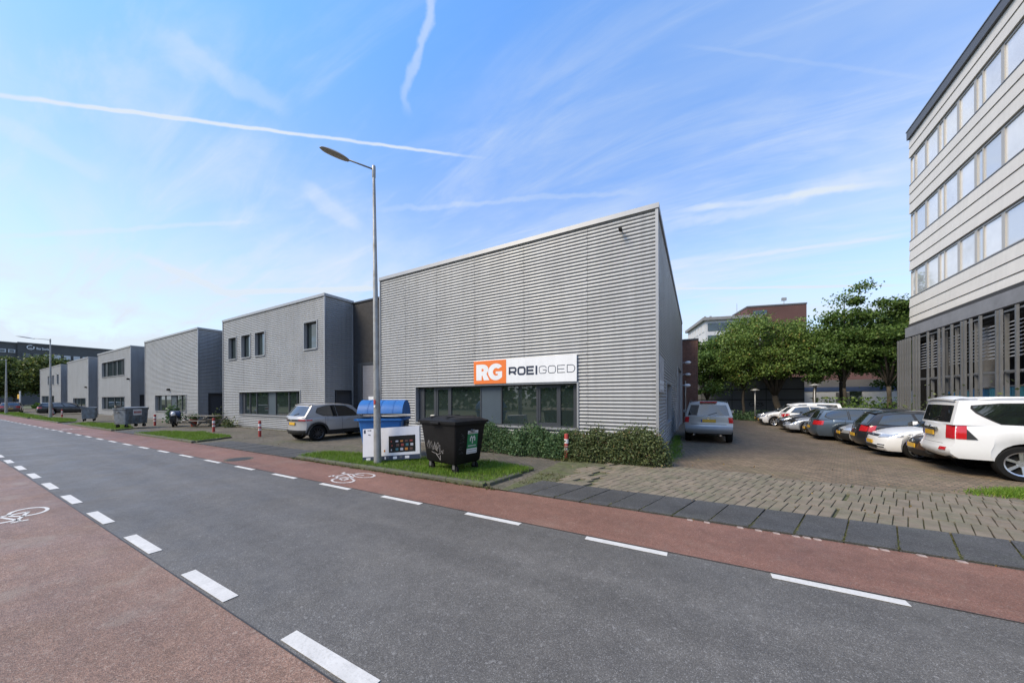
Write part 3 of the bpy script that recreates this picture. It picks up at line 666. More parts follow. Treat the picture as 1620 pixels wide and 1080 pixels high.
# right-hand side wall of the near building: window, tall door, board
W_ = 11.62
mb = MB(); mb.box(W_ - .14, 2.95, .95, W_ - .08, 5.2, 2.40); sw = mb.build('side_window', MT['frame'], B1)
for a, b in ((3.05, 4.05), (4.15, 5.1)):
    mb = MB(); mb.box(W_ - .085, a, 1.03, W_ - .07, b, 2.32); mb.build('pane', MT['glass'], sw)
mb = MB(); mb.box(W_ - .1, 2.89, .88, W_ + .075, 2.95, 2.46); mb.box(W_ - .1, 5.2, .88, W_ + .075, 5.26, 2.46); mb.box(W_ - .1, 2.95, 2.40, W_ + .075, 5.2, 2.46); mb.box(W_ - .1, 2.95, .88, W_ + .09, 5.2, .95); mb.build('surround', MT['alu_trim'], sw)
mb = MB(); mb.box(W_ - .14, 11.0, .04, W_ - .06, 15.6, 3.65)
dr = mb.build('loading_door', MT['roller'], B1)
mb = MB()
for k in range(22): mb.box(W_ - .06, 11.02, .08 + k * .162, W_ - .045, 15.58, .08 + k * .162 + .145)
mb.build('door_slats', MT['roller'], dr)
mb = MB(); mb.box(W_ - .1, 10.93, .02, W_ + .075, 11.0, 3.72); mb.box(W_ - .1, 15.6, .02, W_ + .075, 15.67, 3.72); mb.box(W_ - .1, 11.0, 3.65, W_ + .075, 15.6, 3.72); mb.build('surround', MT['alu_trim'], dr)
mb = MB(); mb.box(W_ + .062, .06, 2.05, W_ + .085, 1.45, 3.12); bd_ = mb.build('side_board', mat('weathered_board', (.36, .36, .37), .6, var=.2, vscale=3), B1)
mb = MB()
for z in (2.14, 2.3): 
    for k in range(5): mb.box(W_ + .085, .2 + k * .24, z, W_ + .088, .36 + k * .24, z + .1)
mb.build('board_print', MT['white'], bd_)
# camera high on the facade
mb = MB(); mb.tube([(10.69, -.03, 6.86), (10.69, -.16, 6.86)], .02); mb.box(10.65, -.34, 6.80, 10.73, -.14, 6.88, .01); mb.build('security_camera', MT['black'], B1)
# fixing screws beside the sheet joints, small cameras on the farther fronts
for e_ in (-11.05, -9.25, -7.35, -5.25, -3.0):
    mb = MB()
    for k in range(2, 66, 3):
        z = k * PITCH + .066
        if -10.5 < e_ < -3.25 and .8 < z < (3.35 if e_ > -7.4 else 2.45): continue
        mb.obox((e_ + 12.64 - .035, -.042, z), (1, 0, 0), (0, 1, 0), (0, 0, 1), .011, .005, .011)
    tag(mb.build('fixing_row', MT['frame'], B1), kind='stuff')
for b_, x_, z_ in ((B3, 6.4, 2.62), (B4, 12.6, 3.9), (B5, 12.0, 3.4)): MB().box(x_, -.22, z_, x_ + .22, -.04, z_ + .16, .02).build('security_camera', MT['black'], b_)
# company sign: board, orange field, lettering
SX0, SX1, SZ0, SZ1 = -7.36 + 12.64, -3.34 + 12.64, 2.42, 3.28
mb = MB(); mb.box(SX0, -.105, SZ0, SX1, -.062, SZ1); sg = mb.build('company_sign', MT['white'], B1)
mb = MB(); mb.box(SX0, -.1085, SZ0, SX0 + 1.42, -.1055, SZ1 - .01); of = mb.build('orange_field', MT['orange'], sg)
def text_mesh(body, size, off, ext=.002):
    cu = bpy.data.curves.new('t', 'FONT'); cu.body = body; cu.size = size; cu.offset = off; cu.extrude = ext; cu.resolution_u = 4
    to = bpy.data.objects.new('t', cu); col.objects.link(to); dg = bpy.context.evaluated_depsgraph_get(); me = bpy.data.meshes.new_from_object(to.evaluated_get(dg)); bpy.data.objects.remove(to)
    return me
def sign_letter(ch, x, z, s, m, parent, off, sx=1.0, y=-.089):
    me = text_mesh(ch, s, off); me.materials.clear(); me.materials.append(m)
    o = bpy.data.objects.new('letter', me); col.objects.link(o); o.parent = parent; o.location = (x, y, z); o.rotation_euler = (R(90), 0, 0); o.scale = (sx, 1, 1); return o
# R and G drawn as heavy slab letters
LW = MT['white']
def polyletter(outer, holes, parent, m, y):
    bm = bmesh.new(); edges = []
    for loop in [outer] + holes:
        vs_ = [bm.verts.new((p[0], y, p[1])) for p in loop]
        for i in range(len(vs_)): edges.append(bm.edges.new((vs_[i], vs_[(i + 1) % len(vs_)])))
    bmesh.ops.triangle_fill(bm, use_beauty=True, edges=edges)
    for f in bm.faces:
        if f.normal.y > 0: f.normal_flip()
    me = bpy.data.meshes.new('letter'); bm.to_mesh(me); bm.free(); me.materials.append(m)
    o = bpy.data.objects.new('letter', me); col.objects.link(o); o.parent = parent; return o
def arc(cx, cz, rx, rz, a0, a1, n=10): return [(cx + rx * math.cos(R(a)), cz + rz * math.sin(R(a))) for a in np.linspace(a0, a1, n)]
ox, oz = SX0, SZ0
Rl = [(.12, .13), (.36, .13), (.36, .30), (.40, .30), (.46, .13), (.71, .13), (.58, .36)] + arc(.42, .535, .24, .185, -35, 90, 9) + [(.12, .72)]
polyletter([(ox + a, oz + b) for a, b in Rl], [[(ox + a, oz + b) for a, b in [(.36, .46), (.36, .56)] + arc(.40, .51, .06, .05, 80, -80, 6)]], of, LW, -.1105)
Gl = arc(.985, .425, .335, .305, 38, 322, 26) + [(1.25, .44), (.98, .44), (.98, .35), (1.06, .35)] + arc(1.0, .425, .14, .14, 310, 50, 14)
polyletter([(ox + a, oz + b) for a, b in Gl], [], of, LW, -.1105)
def rr(w_, h_, r): return arc(w_ - r, h_ - r, r, r, 0, 90, 5) + arc(r, h_ - r, r, r, 90, 180, 5) + arc(r, r, r, r, 180, 270, 5) + arc(w_ - r, r, r, r, 270, 360, 5)
def glyph(ch, w_, h_):
    r = .07
    if ch == 'O': return [(rr(w_, h_, r), True)]
    if ch == 'D': return [([(0, 0)] + arc(w_ - r * 1.6, r * 1.6, r * 1.6, r * 1.6, 270, 360, 6) + arc(w_ - r * 1.6, h_ - r * 1.6, r * 1.6, r * 1.6, 0, 90, 6) + [(0, h_)], True)]
    if ch == 'E': return [([(w_, 0), (0, 0), (0, h_), (w_, h_)], False), ([(0, h_ / 2), (w_ * .92, h_ / 2)], False)]
    if ch == 'I': return [([(0, -.035), (0, h_ + .035)], False)]
    if ch == 'R': return [([(0, 0), (0, h_)] + arc(w_ - r, h_ - r, r, r, 90, 0, 5) + arc(w_ - r, h_ * .38 + r, r, r, 0, -90, 5) + [(0, h_ * .38)], False), ([(w_ * .55, h_ * .38), (w_, 0)], False)]
    if ch == 'G': return [(arc(w_ - r, h_ - r, r, r, 0, 90, 5) + arc(r, h_ - r, r, r, 90, 180, 5) + arc(r, r, r, r, 180, 270, 5) + arc(w_ - r, r, r, r, 270, 360, 5) + [(w_, h_ * .48), (w_ * .52, h_ * .48)], False)]
x = SX0 + 1.56; zb = SZ0 + .30
for i, ch in enumerate('ROEIGOED'):
    bold = i < 4; wd = .070 if bold else .022; w_ = 0 if ch == 'I' else .255; h_ = .235
    mb = MB(); T = lambda p: (x + p.x, -.1085, zb + p.y)
    for k_, (pts, cl) in enumerate(glyph(ch, w_, h_)):
        mb.stroke(pts, wd, (lambda p, kk=k_: (x + p.x, -.1085 - .0006 * kk, zb + p.y)), cl)
    mb.build('letter', MT['navy'], sg)
    x += w_ + (.095 if bold else .075) + (.01 if ch == 'I' else 0)

# dark brick hall behind the units, roller door in the gap
hall = thing('dark_brick_hall', 'dark brick hall seen in the gap behind the grey compact car', 'building', (-112, 11.8, 0))
mb = MB(); mb.box(0, 0, 0, 99.3, 17, 7.22); mb.build('wall', MT['brickdark'], hall)
mb = MB(); mb.box(-.05, -.05, 7.22, 99.4, 17.05, 7.30); mb.build('roof_coping', MT['frame'], hall)
mb = MB(); mb.box(95.9, -.02, 0, 97.9, .05, 3.72); rd = mb.build('roller_door', MT['roller'], hall)
mb = MB()
for k in range(24): mb.box(95.92, -.04, .02 + k * .154, 97.88, -.02, .02 + k * .154 + .14)
mb.build('door_slats', MT['roller'], rd)
mb = MB(); mb.box(95.55, -.08, 0, 95.9, .02, 3.85); mb.box(97.9, -.08, 0, 98.1, .02, 3.85); mb.box(95.9, -.08, 3.72, 97.9, .02, 3.85); mb.build('door_frame', MT['frame'], rd)
mb = MB(); mb.box(96.42, -.06, 1.35, 97.2, -.045, 2.0); ns = mb.build('notice', MT['white'], rd)
mb = MB(); mb.stroke(arc(96.75, 1.68, .12, .13, 45, 330, 12) + [(96.87, 1.68), (96.77, 1.68)], .03, lambda p: (p.x, -.063, p.y)); mb.build('letter', MT['navy'], ns)
mb = MB(); mb.box(94.78, -.05, 2.2, 94.92, 0, 2.34, .01); mb.build('wall_lamp', MT['white'], hall)

# brick annex behind the near building with wall lamps
an = thing('brick_annex', 'red brown brick annex behind the silver car', 'building', (-2.5, 27.35, 0))
mb = MB(); mb.box(0, 0, -.3, 2.55, 7, 6.05); mb.build('wall', MT['brickred'], an)
mb = MB(); mb.box(-.04, -.05, 6.05, 2.6, 7.05, 6.16); mb.build('roof_coping', MT['frame'], an)
mb = MB(); mb.tube([(1.75, -.07, 3.1), (1.75, -.07, .1)], .045); mb.build('downpipe', MT['steel'], an)
def wall_lamp(p, label):
    t = thing('wall_lamp', label, 'lamp', p, 0, 'lamps on the side wall')
    mb = MB(); mb.tube([(0, 0, 0), (.32, 0, .03)], .025); mb.build('arm', MT['steel'], t)
    mb = MB(); mb.lathe([(.01, -.12), (.12, -.10), (.19, -.03), (.19, .02), (.10, .07), (.01, .08)], 14, (.42, 0, .02)); mb.build('lamp_shade', MT['white'], t, smooth=True)
wall_lamp((-.96, 25.4, 4.25), 'pale round wall lamp, topmost on the metal side wall near the annex')
wall_lamp((-1.0, 27.28, 3.55), 'pale wall lamp on the brick annex above the downpipe')
wall_lamp((-.96, 23.0, 2.62), 'pale wall lamp lowest on the metal side wall beside the loading door')

# ------------------------------------------------------------------ cars
def lerp(a, b, t): return a + (b - a) * t
def pl(tab, x):
    if x <= tab[0][0]: return tab[0][1]
    for (a, va), (b, vb_) in zip(tab[:-1], tab[1:]):
        if x <= b:
            t = (x - a) / (b - a); return va + (vb_ - va) * t
    return tab[-1][1]
def smooth_pl(tab, x):
    # smooth interpolation through the table (monotone-ish cosine blend)
    if x <= tab[0][0]: return tab[0][1]
    for i, ((a, va), (b, vb_)) in enumerate(zip(tab[:-1], tab[1:])):
        if x <= b:
            h = b - a; t = (x - a) / h
            m0 = (vb_ - tab[i - 1][1]) / (b - tab[i - 1][0]) if i > 0 else (vb_ - va) / h
            m1 = (tab[i + 2][1] - va) / (tab[i + 2][0] - a) if i + 2 < len(tab) else (vb_ - va) / h
            t2, t3 = t * t, t * t * t
            return (2 * t3 - 3 * t2 + 1) * va + (t3 - 2 * t2 + t) * h * m0 + (-2 * t3 + 3 * t2) * vb_ + (t3 - t2) * h * m1
    return tab[-1][1]
MT['carglass'] = mat('car_glass', (.012, .015, .016), .03, spec=.8)
MT['carglass'].node_tree.nodes['Principled BSDF'].inputs['IOR'].default_value = 1.9
MT['cartrim'] = mat('black_car_trim', (.018, .018, .019), .55, var=.1)
MT['plate'] = mat('yellow_plate', (.62, .36, .03), .45, var=.08, vscale=14)
MT['plateblue'] = mat('plate_blue', (.03, .06, .30), .5)
MT['redlens'] = mat('red_lamp_lens', (.46, .012, .016), .12, spec=.7, coat=.5)
MT['headlens'] = mat('head_lamp_lens', (.46, .48, .50), .08, metal=.4, spec=.8, coat=1.0, var=.35, vscale=16)
MT['amber'] = mat('amber_lens', (.55, .18, .02), .15)
MT['alloy'] = mat('alloy_rim', (.58, .59, .61), .28, metal=.8)
MT['darkalloy'] = mat('dark_rim', (.05, .05, .055), .35, metal=.5)
MT['chrome'] = mat('chrome', (.70, .71, .72), .12, metal=1.0)
MT['under'] = mat('underbody', (.008, .008, .008), .95)
def paint(name, c, metal=.0, rough=.32):
    return mat(name, c, rough, metal=metal, coat=.6, var=.03, vscale=1.5)
PT = dict(white=paint('white_paint', (.74, .745, .75)), silver=paint('silver_paint', (.43, .42, .40), .45), grey=paint('grey_paint', (.42, .415, .42), .35), bluegrey=paint('blue_grey_paint', (.10, .135, .175), .55),
          black=paint('black_paint', (.016, .016, .018)), bronze=paint('bronze_paint', (.105, .062, .042), .4), dark=paint('dark_blue_paint', (.022, .027, .036), .3), paleblue=paint('pale_silver_paint', (.50, .53, .58), .4), taupe=paint('taupe_paint', (.13, .095, .085), .4))
WHEELS = {}
def wheel_meshes(r, wd, style):
    key = (round(r, 3), round(wd, 3), style)
    if key in WHEELS: return WHEELS[key]
    rr_ = r * (.70 if style in ('alloy', 'darkalloy') else .66); h = wd / 2
    t = MB(); t.lathe([(rr_ * .97, -h * .8), (rr_ * 1.02, -h), (r * .93, -h), (r * .985, -h * .72), (r, -h * .35), (r, h * .35), (r * .985, h * .72), (r * .93, h), (rr_ * 1.02, h), (rr_ * .97, h * .8)], 32, axis='y')
    a = MB(); a.lathe([(.005, h * .45), (rr_ * .30, h * .45), (rr_ * .30, h * .25)], 28, axis='y'); a.lathe([(rr_ * .88, h * .72), (rr_ * .99, h * .86), (rr_ * 1.0, h * .6), (rr_ * .96, -h * .5)], 32, axis='y')
    ns = 6 if style == 'alloy' else 5
    if style == 'darkalloy': ns = 10
    for k in range(ns):
        g = 2 * math.pi * k / ns + .2; ca, sa = math.cos(g), math.sin(g); tx, tz = -sa, ca
        w0, w1 = rr_ * (.17 if ns == 6 else .13), rr_ * (.23 if ns == 6 else .12)
        for (r0, r1, wa, wb_, y0, y1) in ((rr_ * .2, rr_ * .93, w0, w1, h * .5, h * .72),):
            p = []
            for (rad, ww, yy) in ((r0, wa, y0), (r1, wb_, y1)):
                for s_ in (-1, 1):
                    for dy in (0, -.03): p.append((ca * rad + tx * ww * s_ * .5, yy + dy, sa * rad + tz * ww * s_ * .5))
            n = len(a.v); a.v += p; a.f += [(n, n + 2, n + 6, n + 4), (n, n + 4, n + 5, n + 1), (n + 2, n + 3, n + 7, n + 6)]
    d = MB(); d.lathe([(.005, h * .1), (rr_ * .95, h * .1)], 28, axis='y')
    W = []
    for m_, nm, mt_ in ((t, 'tyre', 'rubber'), (a, 'rim', 'darkalloy' if style == 'darkalloy' else 'alloy'), (d, 'brake_disc', 'under')):
        me = bpy.data.meshes.new(nm); me.from_pydata(m_.v, [], m_.f); me.update(); me.polygons.foreach_set('use_smooth', [True] * len(me.polygons)); me.set_sharp_from_angle(angle=R(40)); me.materials.append(MT[mt_]); W.append(me)
    WHEELS[key] = W; return W
BASE = dict(L=4.1, W=1.75, H=1.47, fo=.82, wb=2.52, wr=.315, tw=.205, sill=.22, bow=.16, plan=.10, rim='alloy',
            belt=[(0, .74), (.05, .81), (.14, .89), (.26, .95), (.40, .97), (.75, 1.0), (1.0, 1.02)],
            xf=[(0, .10), (.2, .02), (.45, .0), (.75, .03), (.9, .09), (1, .17)], xr=[(0, .12), (.18, .02), (.4, .0), (.7, .05), (1, .12)],
            wv=[(0, .925), (.15, .965), (.4, .995), (.6, 1.0), (.85, .985), (1, .945)],
            cab=(.245, .43, .88, .965), roof=[(0, 1.40), (.25, 1.455), (.6, 1.45), (1, 1.41)], roofw=.66, cbow=.16, rbow=.10,
            wins=[[(.10, .10, .55), (.22, .09, .86), (.48, .07, .92)], [(.52, .07, .92), (.78, .08, .90), (.90, .14, .80)]], glassrear=(.12, .90), bumper_r=None, bumper_f=None, cladding=False,
            tail=(1.955, 2.42, .72, .95), head=(.52, 1.12, .64, .79), grille=(.42, .56, .68), rails=False, deck=None, plate_r=.62, plate_f=.42, handles=True, spoiler=False, plates=True)
def car(label, cat_name, loc, hdg, pt, group=None, name='car', **over):
    S = dict(BASE); S.update(over); L, W, H = S['L'], S['W'], S['H']; paintm = PT[pt] if isinstance(pt, str) else pt
    root = thing(name, label, cat_name, loc, hdg, group)
    bow = S['bow']; Lh = L / 2; xA = Lh - S['fo']; xB = xA - S['wb']; Ra = S['wr'] + .055; sill = S['sill']
    X0 = lambda u: lerp(Lh - bow, -Lh + bow, u); U0 = lambda x: (Lh - bow - x) / (L - 2 * bow)
    def zbot(x):
        for xc in (xA, xB):
            if abs(x - xc) < Ra: return S['wr'] + math.sqrt(max(0, Ra * Ra - (x - xc) ** 2)) * 1.02
        return sill
    belt = lambda u: smooth_pl(S['belt'], u)
    hw = lambda u, t: W / 2 * smooth_pl(S['wv'], t) * (1 - S['plan'] * abs(2 * u - 1) ** 4)
    def low(q, t, sg=1):
        if q <= 1: u = 0; y = hw(0, t) * q; x = Lh - smooth_pl(S['xf'], t) - bow * q ** 2.6; zb = sill
        elif q <= 2: u = q - 1; x0 = X0(u); x = x0 - smooth_pl(S['xf'], t) * (1 - u) ** 5 + smooth_pl(S['xr'], t) * u ** 5; y = hw(u, t); zb = zbot(x0)
        else: u = 1; k = 3 - q; y = hw(1, t) * k; x = -Lh + smooth_pl(S['xr'], t) + bow * k ** 2.6; zb = sill
        return Vector((x, y * sg, lerp(zb, belt(u), t)))
    def lowz(q, z, sg=1):
        u = 0 if q <= 1 else (q - 1 if q <= 2 else 1); zb = zbot(X0(u)) if 1 < q < 2 else sill
        return low(q, min(1, max(0, (z - zb) / (belt(u) - zb))), sg)
    c0, c1, c2_, c3_ = S['cab']; cb, rb = S['cbow'], S['rbow']
    def cabf(q, s, sg=1):
        se = s ** 1.0
        uF = lerp(c0, c1, se); uR = lerp(c3_, c2_, se)
        xF = lerp(Lh, -Lh, uF) - cb; xR_ = lerp(Lh, -Lh, uR) + rb
        def zz(u01, uabs): return lerp(belt(uabs) - .015, pl(S['roof'], u01) , s)
        wid = lerp(W / 2 * S['wv'][-1][1] * .985, W / 2 * S['roofw'] / .8 * .985, s ** 1.35)
        if q <= 1: return Vector((xF + cb * (1 - q ** 2.2), wid * q * sg, zz(0, uF) + .015 * (1 - q * q) * s))
        if q <= 2:
            u = q - 1; x = lerp(xF, xR_, u); ua = (Lh - x) / L
            tap = 1 - .05 * abs(2 * u - 1) ** 3
            return Vector((x, wid * lerp(1, tap, s) * sg, zz(u, min(1, ua))))
        k = 3 - q; return Vector((xR_ - rb * (1 - k ** 2.2), wid * k * lerp(1, .95, s) * sg, zz(1, min(1, uR)) + .015 * (1 - k * k) * s))
    # lower shell
    us = set(np.linspace(0, 1, 34).tolist())
    for xc in (xA, xB):
        for g in np.linspace(0, math.pi, 15): us.add(U0(xc + (Ra - 1e-4) * math.cos(g)))
        us.add(U0(xc + Ra + .002)); us.add(U0(xc - Ra - .002))
    us = sorted(u for u in us if 0 <= u <= 1)
    qs = [i / 7 for i in range(7)] + [1 + u for u in us] + [2 + i / 7 for i in range(1, 8)]
    ts = [0, .06, .15, .28, .42, .56, .70, .82, .91, .97, 1]
    full = [(q, 1) for q in qs] + [(q, -1) for q in reversed(qs[1:-1])]
    mb = MB()
    for t in ts:
        for q, sg in full: mb.v.append(tuple(low(q, t, sg)))
    n = len(full)
    for i in range(len(ts) - 1):
        for k in range(n):
            k2 = (k + 1) % n; mb.f.append((i * n + k, (i + 1) * n + k, (i + 1) * n + k2, i * n + k2))
    # bonnet and deck: rows across, from left edge to right edge
    nc = 8
    st = len(mb.v)
    for q in qs:
        a, b = low(q, 1, 1), low(q, 1, -1)
        for j in range(nc + 1):
            f = j / nc; p = a.lerp(b, f); e = 1 - (2 * f - 1) ** 2
            p.z += (.045 if 1 <= q <= 2 else .045 * (q if q < 1 else 3 - q)) * e; mb.v.append(tuple(p))
    for i in range(len(qs) - 1):
        for j in range(nc):
            a = st + i * (nc + 1) + j; mb.f.append((a, a + nc + 1, a + nc + 2, a + 1))
    body = mb.build('body', paintm, root, smooth=True, angle=38)
    # cabin shell with roof
    mb = MB(); cq = [i / 5 for i in range(5)] + [1 + i / 22 for i in range(23)] + [2 + i / 5 for i in range(1, 6)]; cs = [0, .15, .3, .5, .7, .85, .94, 1]
    cf = [(q, 1) for q in cq] + [(q, -1) for q in reversed(cq[1:-1])]; n = len(cf)
    for s_ in cs:
        for q, sg in cf: mb.v.append(tuple(cabf(q, s_, sg)))
    for i in range(len(cs) - 1):
        for k in range(n):
            k2 = (k + 1) % n; mb.f.append((i * n + k, (i + 1) * n + k, (i + 1) * n + k2, i * n + k2))
    st = len(mb.v)
    for q in cq:
        a, b = cabf(q, 1, 1), cabf(q, 1, -1)
        for j in range(nc + 1):
            f = j / nc; p = a.lerp(b, f); e = 1 - abs(2 * f - 1) ** 2.6
            wq = 1.0 if 1 <= q <= 2 else (q if q < 1 else 3 - q)
            p.z += .05 * e * wq ** .5; mb.v.append(tuple(p))
    for i in range(len(cq) - 1):
        for j in range(nc):
            a = st + i * (nc + 1) + j; mb.f.append((a, a + nc + 1, a + nc + 2, a + 1))
    cabin = mb.build('cabin', paintm, root, smooth=True, angle=42)
    def patch(nm, m, pts_fn, nu, nv, off, parent):
        """pts_fn(a,b)->surface point; pushed out along the surface normal"""
        mb = MB(); P = [[pts_fn(i / nu, j / nv) for j in range(nv + 1)] for i in range(nu + 1)]
        cen = Vector((0, 0, .6))
        for i in range(nu + 1):
            for j in range(nv + 1):
                a = P[min(i + 1, nu)][j] - P[max(i - 1, 0)][j]; b = P[i][min(j + 1, nv)] - P[i][max(j - 1, 0)]
                nn = a.cross(b); nn = nn.normalized() if nn.length > 1e-9 else Vector((0, 0, 1))
                d = P[i][j] - cen; d.x *= .35
                if nn.dot(d) < 0: nn = -nn
                mb.v.append(tuple(P[i][j] + nn * off))
        for i in range(nu):
            for j in range(nv):
                a = i * (nv + 1) + j; mb.f.append((a, a + nv + 1, a + nv + 2, a + 1))
        return mb.build(nm, m, parent, smooth=True)
    def lp(nm, m, q0, q1, za, zb_, sg, off=.007, nu=10, nv=3, parent=None):
        f = lambda z, a: z if isinstance(z, (int, float)) else (lerp(z[0], z[1], a) if len(z) == 2 else pl([(0, z[0]), (.5, z[1]), (1, z[2])], a))
        return patch(nm, m, lambda a, b: lowz(lerp(q0, q1, a), lerp(f(za, a), f(zb_, a), b), sg), nu, nv, off, parent or body)
    def acrossq(rear, a, v):
        k = abs(2 * a - 1) * v; sg = 1 if a < .5 else -1
        return ((3 - k) if rear else k), sg
    def lpa(nm, m, rear, v, za, zb_, off=.007, nu=14, nv=3, parent=None):
        def fn(a, b):
            q, sg = acrossq(rear, a, v); return lowz(q, lerp(za, zb_, b), sg)
        return patch(nm, m, fn, nu, nv, off, parent or body)
    # glass
    def cpa(nm, m, rear, v, s0, s1, off=.006):
        def fn(a, b):
            s_ = lerp(s0, s1, b); q, sg = acrossq(rear, a, v); return cabf(q, s_, sg)
        return patch(nm, m, fn, 12, 6, off, cabin)
    cpa('windscreen', MT['carglass'], False, .93, .06, .93)
    cpa('rear_window', MT['carglass'], True, .88, *S['glassrear'])
    for sg in (1, -1):
        for wn in S['wins']:
            def fn(a, b, wn=wn):
                u = lerp(wn[0][0], wn[-1][0], a); lo = pl([(p[0], p[1]) for p in wn], u); hi = pl([(p[0], p[2]) for p in wn], u)
                return cabf(1 + u, lerp(lo, hi, b), sg)
            patch('side_window', MT['carglass'], fn, 12, 4, .007, cabin)
            def fnt(a, b, wn=wn):
                u0_, u1_ = wn[0][0] - .012, wn[-1][0] + .012; u = lerp(u0_, u1_, a); uc = lerp(wn[0][0], wn[-1][0], a); lo = pl([(p[0], p[1]) for p in wn], uc) - .035; hi = pl([(p[0], p[2]) for p in wn], uc) + .03
                return cabf(1 + u, lerp(lo, hi, b), sg)
            patch('window_trim', MT['cartrim'], fnt, 12, 4, .0035, cabin)
    # lamps, grille, bumpers
    T = S['tail']; Hd = S['head']
    for sg in (1, -1):
        tl = lp('tail_lamp', MT['redlens'], T[0], T[1], T[2], T[3], sg, .010, parent=body)
        hl = lp('head_lamp', MT['headlens'], Hd[0], Hd[1], Hd[2] if len(Hd) == 4 else Hd[2], Hd[3], sg, .008, parent=body)
        if S['handles']:
            for uu in (.47, .70):
                p = lowz(1 + uu, belt(uu) - .12, sg); mb = MB(); mb.obox(p + Vector((0, .015 * sg, 0)), (1, 0, 0), (0, 1, 0), (0, 0, 1), .085, .014, .014); mb.build('door_handle', paintm if pt != 'white' else MT['alu_trim'], body)
        for uu in S.get('gaps', (.335, .555, .775)):
            def fn(a, b, uu=uu): return lowz(1 + uu + lerp(-.0016, .0016, a), lerp(max(sill + .07, zbot(X0(uu)) + .03), belt(uu) - .01, b), sg)
            patch('door_gap', MT['under'], fn, 1, 10, .003, body)
        mp_ = cabf(1.03, .1, sg); mb = MB(); mb.obox(mp_ + Vector((-.02, .13 * sg, .07)), (.96, .2 * sg, 0), (-.2 * sg, .96, 0), (0, 0, 1), .055, .085, .06); mb.obox(mp_ + Vector((0, .03 * sg, .03)), (1, 0, 0), (0, 1, 0), (0, 0, 1), .03, .05, .02); mb.build('mirror', S.get('mirrorm') or paintm, root)
    gz0, gz1 = S['grille'][1], S['grille'][2]
    lpa('grille', MT['cartrim'], False, S['grille'][0], gz0, gz1, .006)
    lpa('air_intake', MT['cartrim'], False, .62, sill + .05, sill + .17, .006)
    if S['bumper_r']: 
        for rear, z1, v in ((True, S['bumper_r'], 1.0),): lpa('rear_bumper', MT['cartrim'], rear, v, sill, z1, .006)
    if S['bumper_f']: lpa('front_bumper', MT['cartrim'], False, 1.0, sill, S['bumper_f'], .006)
    for rear, zz_ in ((True, lerp(S['plate_r'], S['belt'][-1][1], .55)), (False, (gz0 + gz1) / 2)):
        p = lowz(3.0 if rear else 0.0, zz_); sx = -1 if rear else 1
        MB().tube([p + Vector((sx * .004, 0, 0)), p + Vector((sx * .016, 0, 0))], .045, 12).build('badge', MT['chrome'], body)
    a_ = cabf(3.0, S['glassrear'][0] + .04); b_ = cabf(2.62, S['glassrear'][0] + .22, -1)
    MB().tube([a_ + Vector((-.02, 0, 0)), b_ + Vector((-.02, 0, 0))], .010, 5).build('rear_wiper', MT['cartrim'], cabin)
    if S['plates']:
        for rear, z, nm in ((True, S['plate_r'], 'rear_plate'), (False, S['plate_f'], 'front_plate')):
            mb = MB(); p = lowz(3.0 if rear else 0.0, z); sx = -1 if rear else 1; c = p + Vector((sx * .022, 0, 0)); mb.obox(c, (1, 0, 0), (0, 1, 0), (0, 0, 1), .012, .26, .056); pp = mb.build(nm, MT['plate'], body)
            mb = MB(); mb.obox(c + Vector((sx * .013, -.238 * sx, 0)), (1, 0, 0), (0, 1, 0), (0, 0, 1), .002, .022, .056); mb.build('plate_band', MT['plateblue'], pp)
    if S['spoiler']:
        a = cabf(2.3, 1, 1); mb = MB(); wd_ = abs(cabf(2.0, 1, 1).y) * .90
        mb.grid(lambda u, v: (a.x - .07 + .22 * v + .06 * abs(2 * u - 1) ** 2, (2 * u - 1) * wd_, a.z + .02 + .055 * v + .035 * (1 - (2 * u - 1) ** 2)), 10, 3); mb.grid(lambda u, v: (a.x - .07 + .22 * v + .06 * abs(2 * u - 1) ** 2, (2 * u - 1) * wd_, a.z - .02 + .035 * (1 - (2 * u - 1) ** 2)), 10, 3)
        mb.grid(lambda u, v: (a.x - .07 + .05 * abs(2 * u - 1) ** 2, (2 * u - 1) * wd_, a.z - .02 + .04 * v + .035 * (1 - (2 * u - 1) ** 2)), 10, 1)
        mb.build('roof_spoiler', paintm, cabin, smooth=True, angle=40)
    if S['rails']:
        for sg in (1, -1):
            pts = []
            for i in range(9):
                p = cabf(1 + lerp(.10, .90, i / 8), 1, sg); pts.append(p + Vector((0, -.05 * sg, .02 if i in (0, 8) else .055)))
            mb = MB(); mb.tube(pts, .018, 6); mb.build('roof_rail', S.get('railm') or MT['alu_trim'], cabin, smooth=True)
    if S['cladding']:
        for xc in (xA, xB):
            for sg in (1, -1):
                def fn(a, b, xc=xc):
                    g = lerp(-.12, math.pi + .12, a); rad = Ra + lerp(-.004, .085, b); x_, z_ = xc + rad * math.cos(g), S['wr'] + rad * math.sin(g) * 1.02
                    u = min(1, max(0, U0(x_))); zb = zbot(X0(u)); 
                    yy = hw(u, min(1, max(0, (z_ - sill) / (belt(u) - sill)))); return Vector((x_, yy * sg + .004 * sg, z_))
                patch('wheel_arch_trim', MT['cartrim'], fn, 20, 2, .010, body)
        for sg in (1, -1):
            ua, ub = U0(xA - Ra - .02), U0(xB + Ra + .02)
            patch('sill_trim', MT['cartrim'], lambda a, b: lowz(1 + lerp(ua, ub, a), lerp(sill, sill + .16, b), sg), 8, 2, .009, body)
    # underbody and wheel housings
    mb = MB(); mb.box(-Lh + bow + .12, -W / 2 + .28, sill - .04, Lh - bow - .12, W / 2 - .28, .75); mb.box(xB + Ra + .03, -W / 2 + .10, sill - .03, xA - Ra - .03, W / 2 - .10, .6)
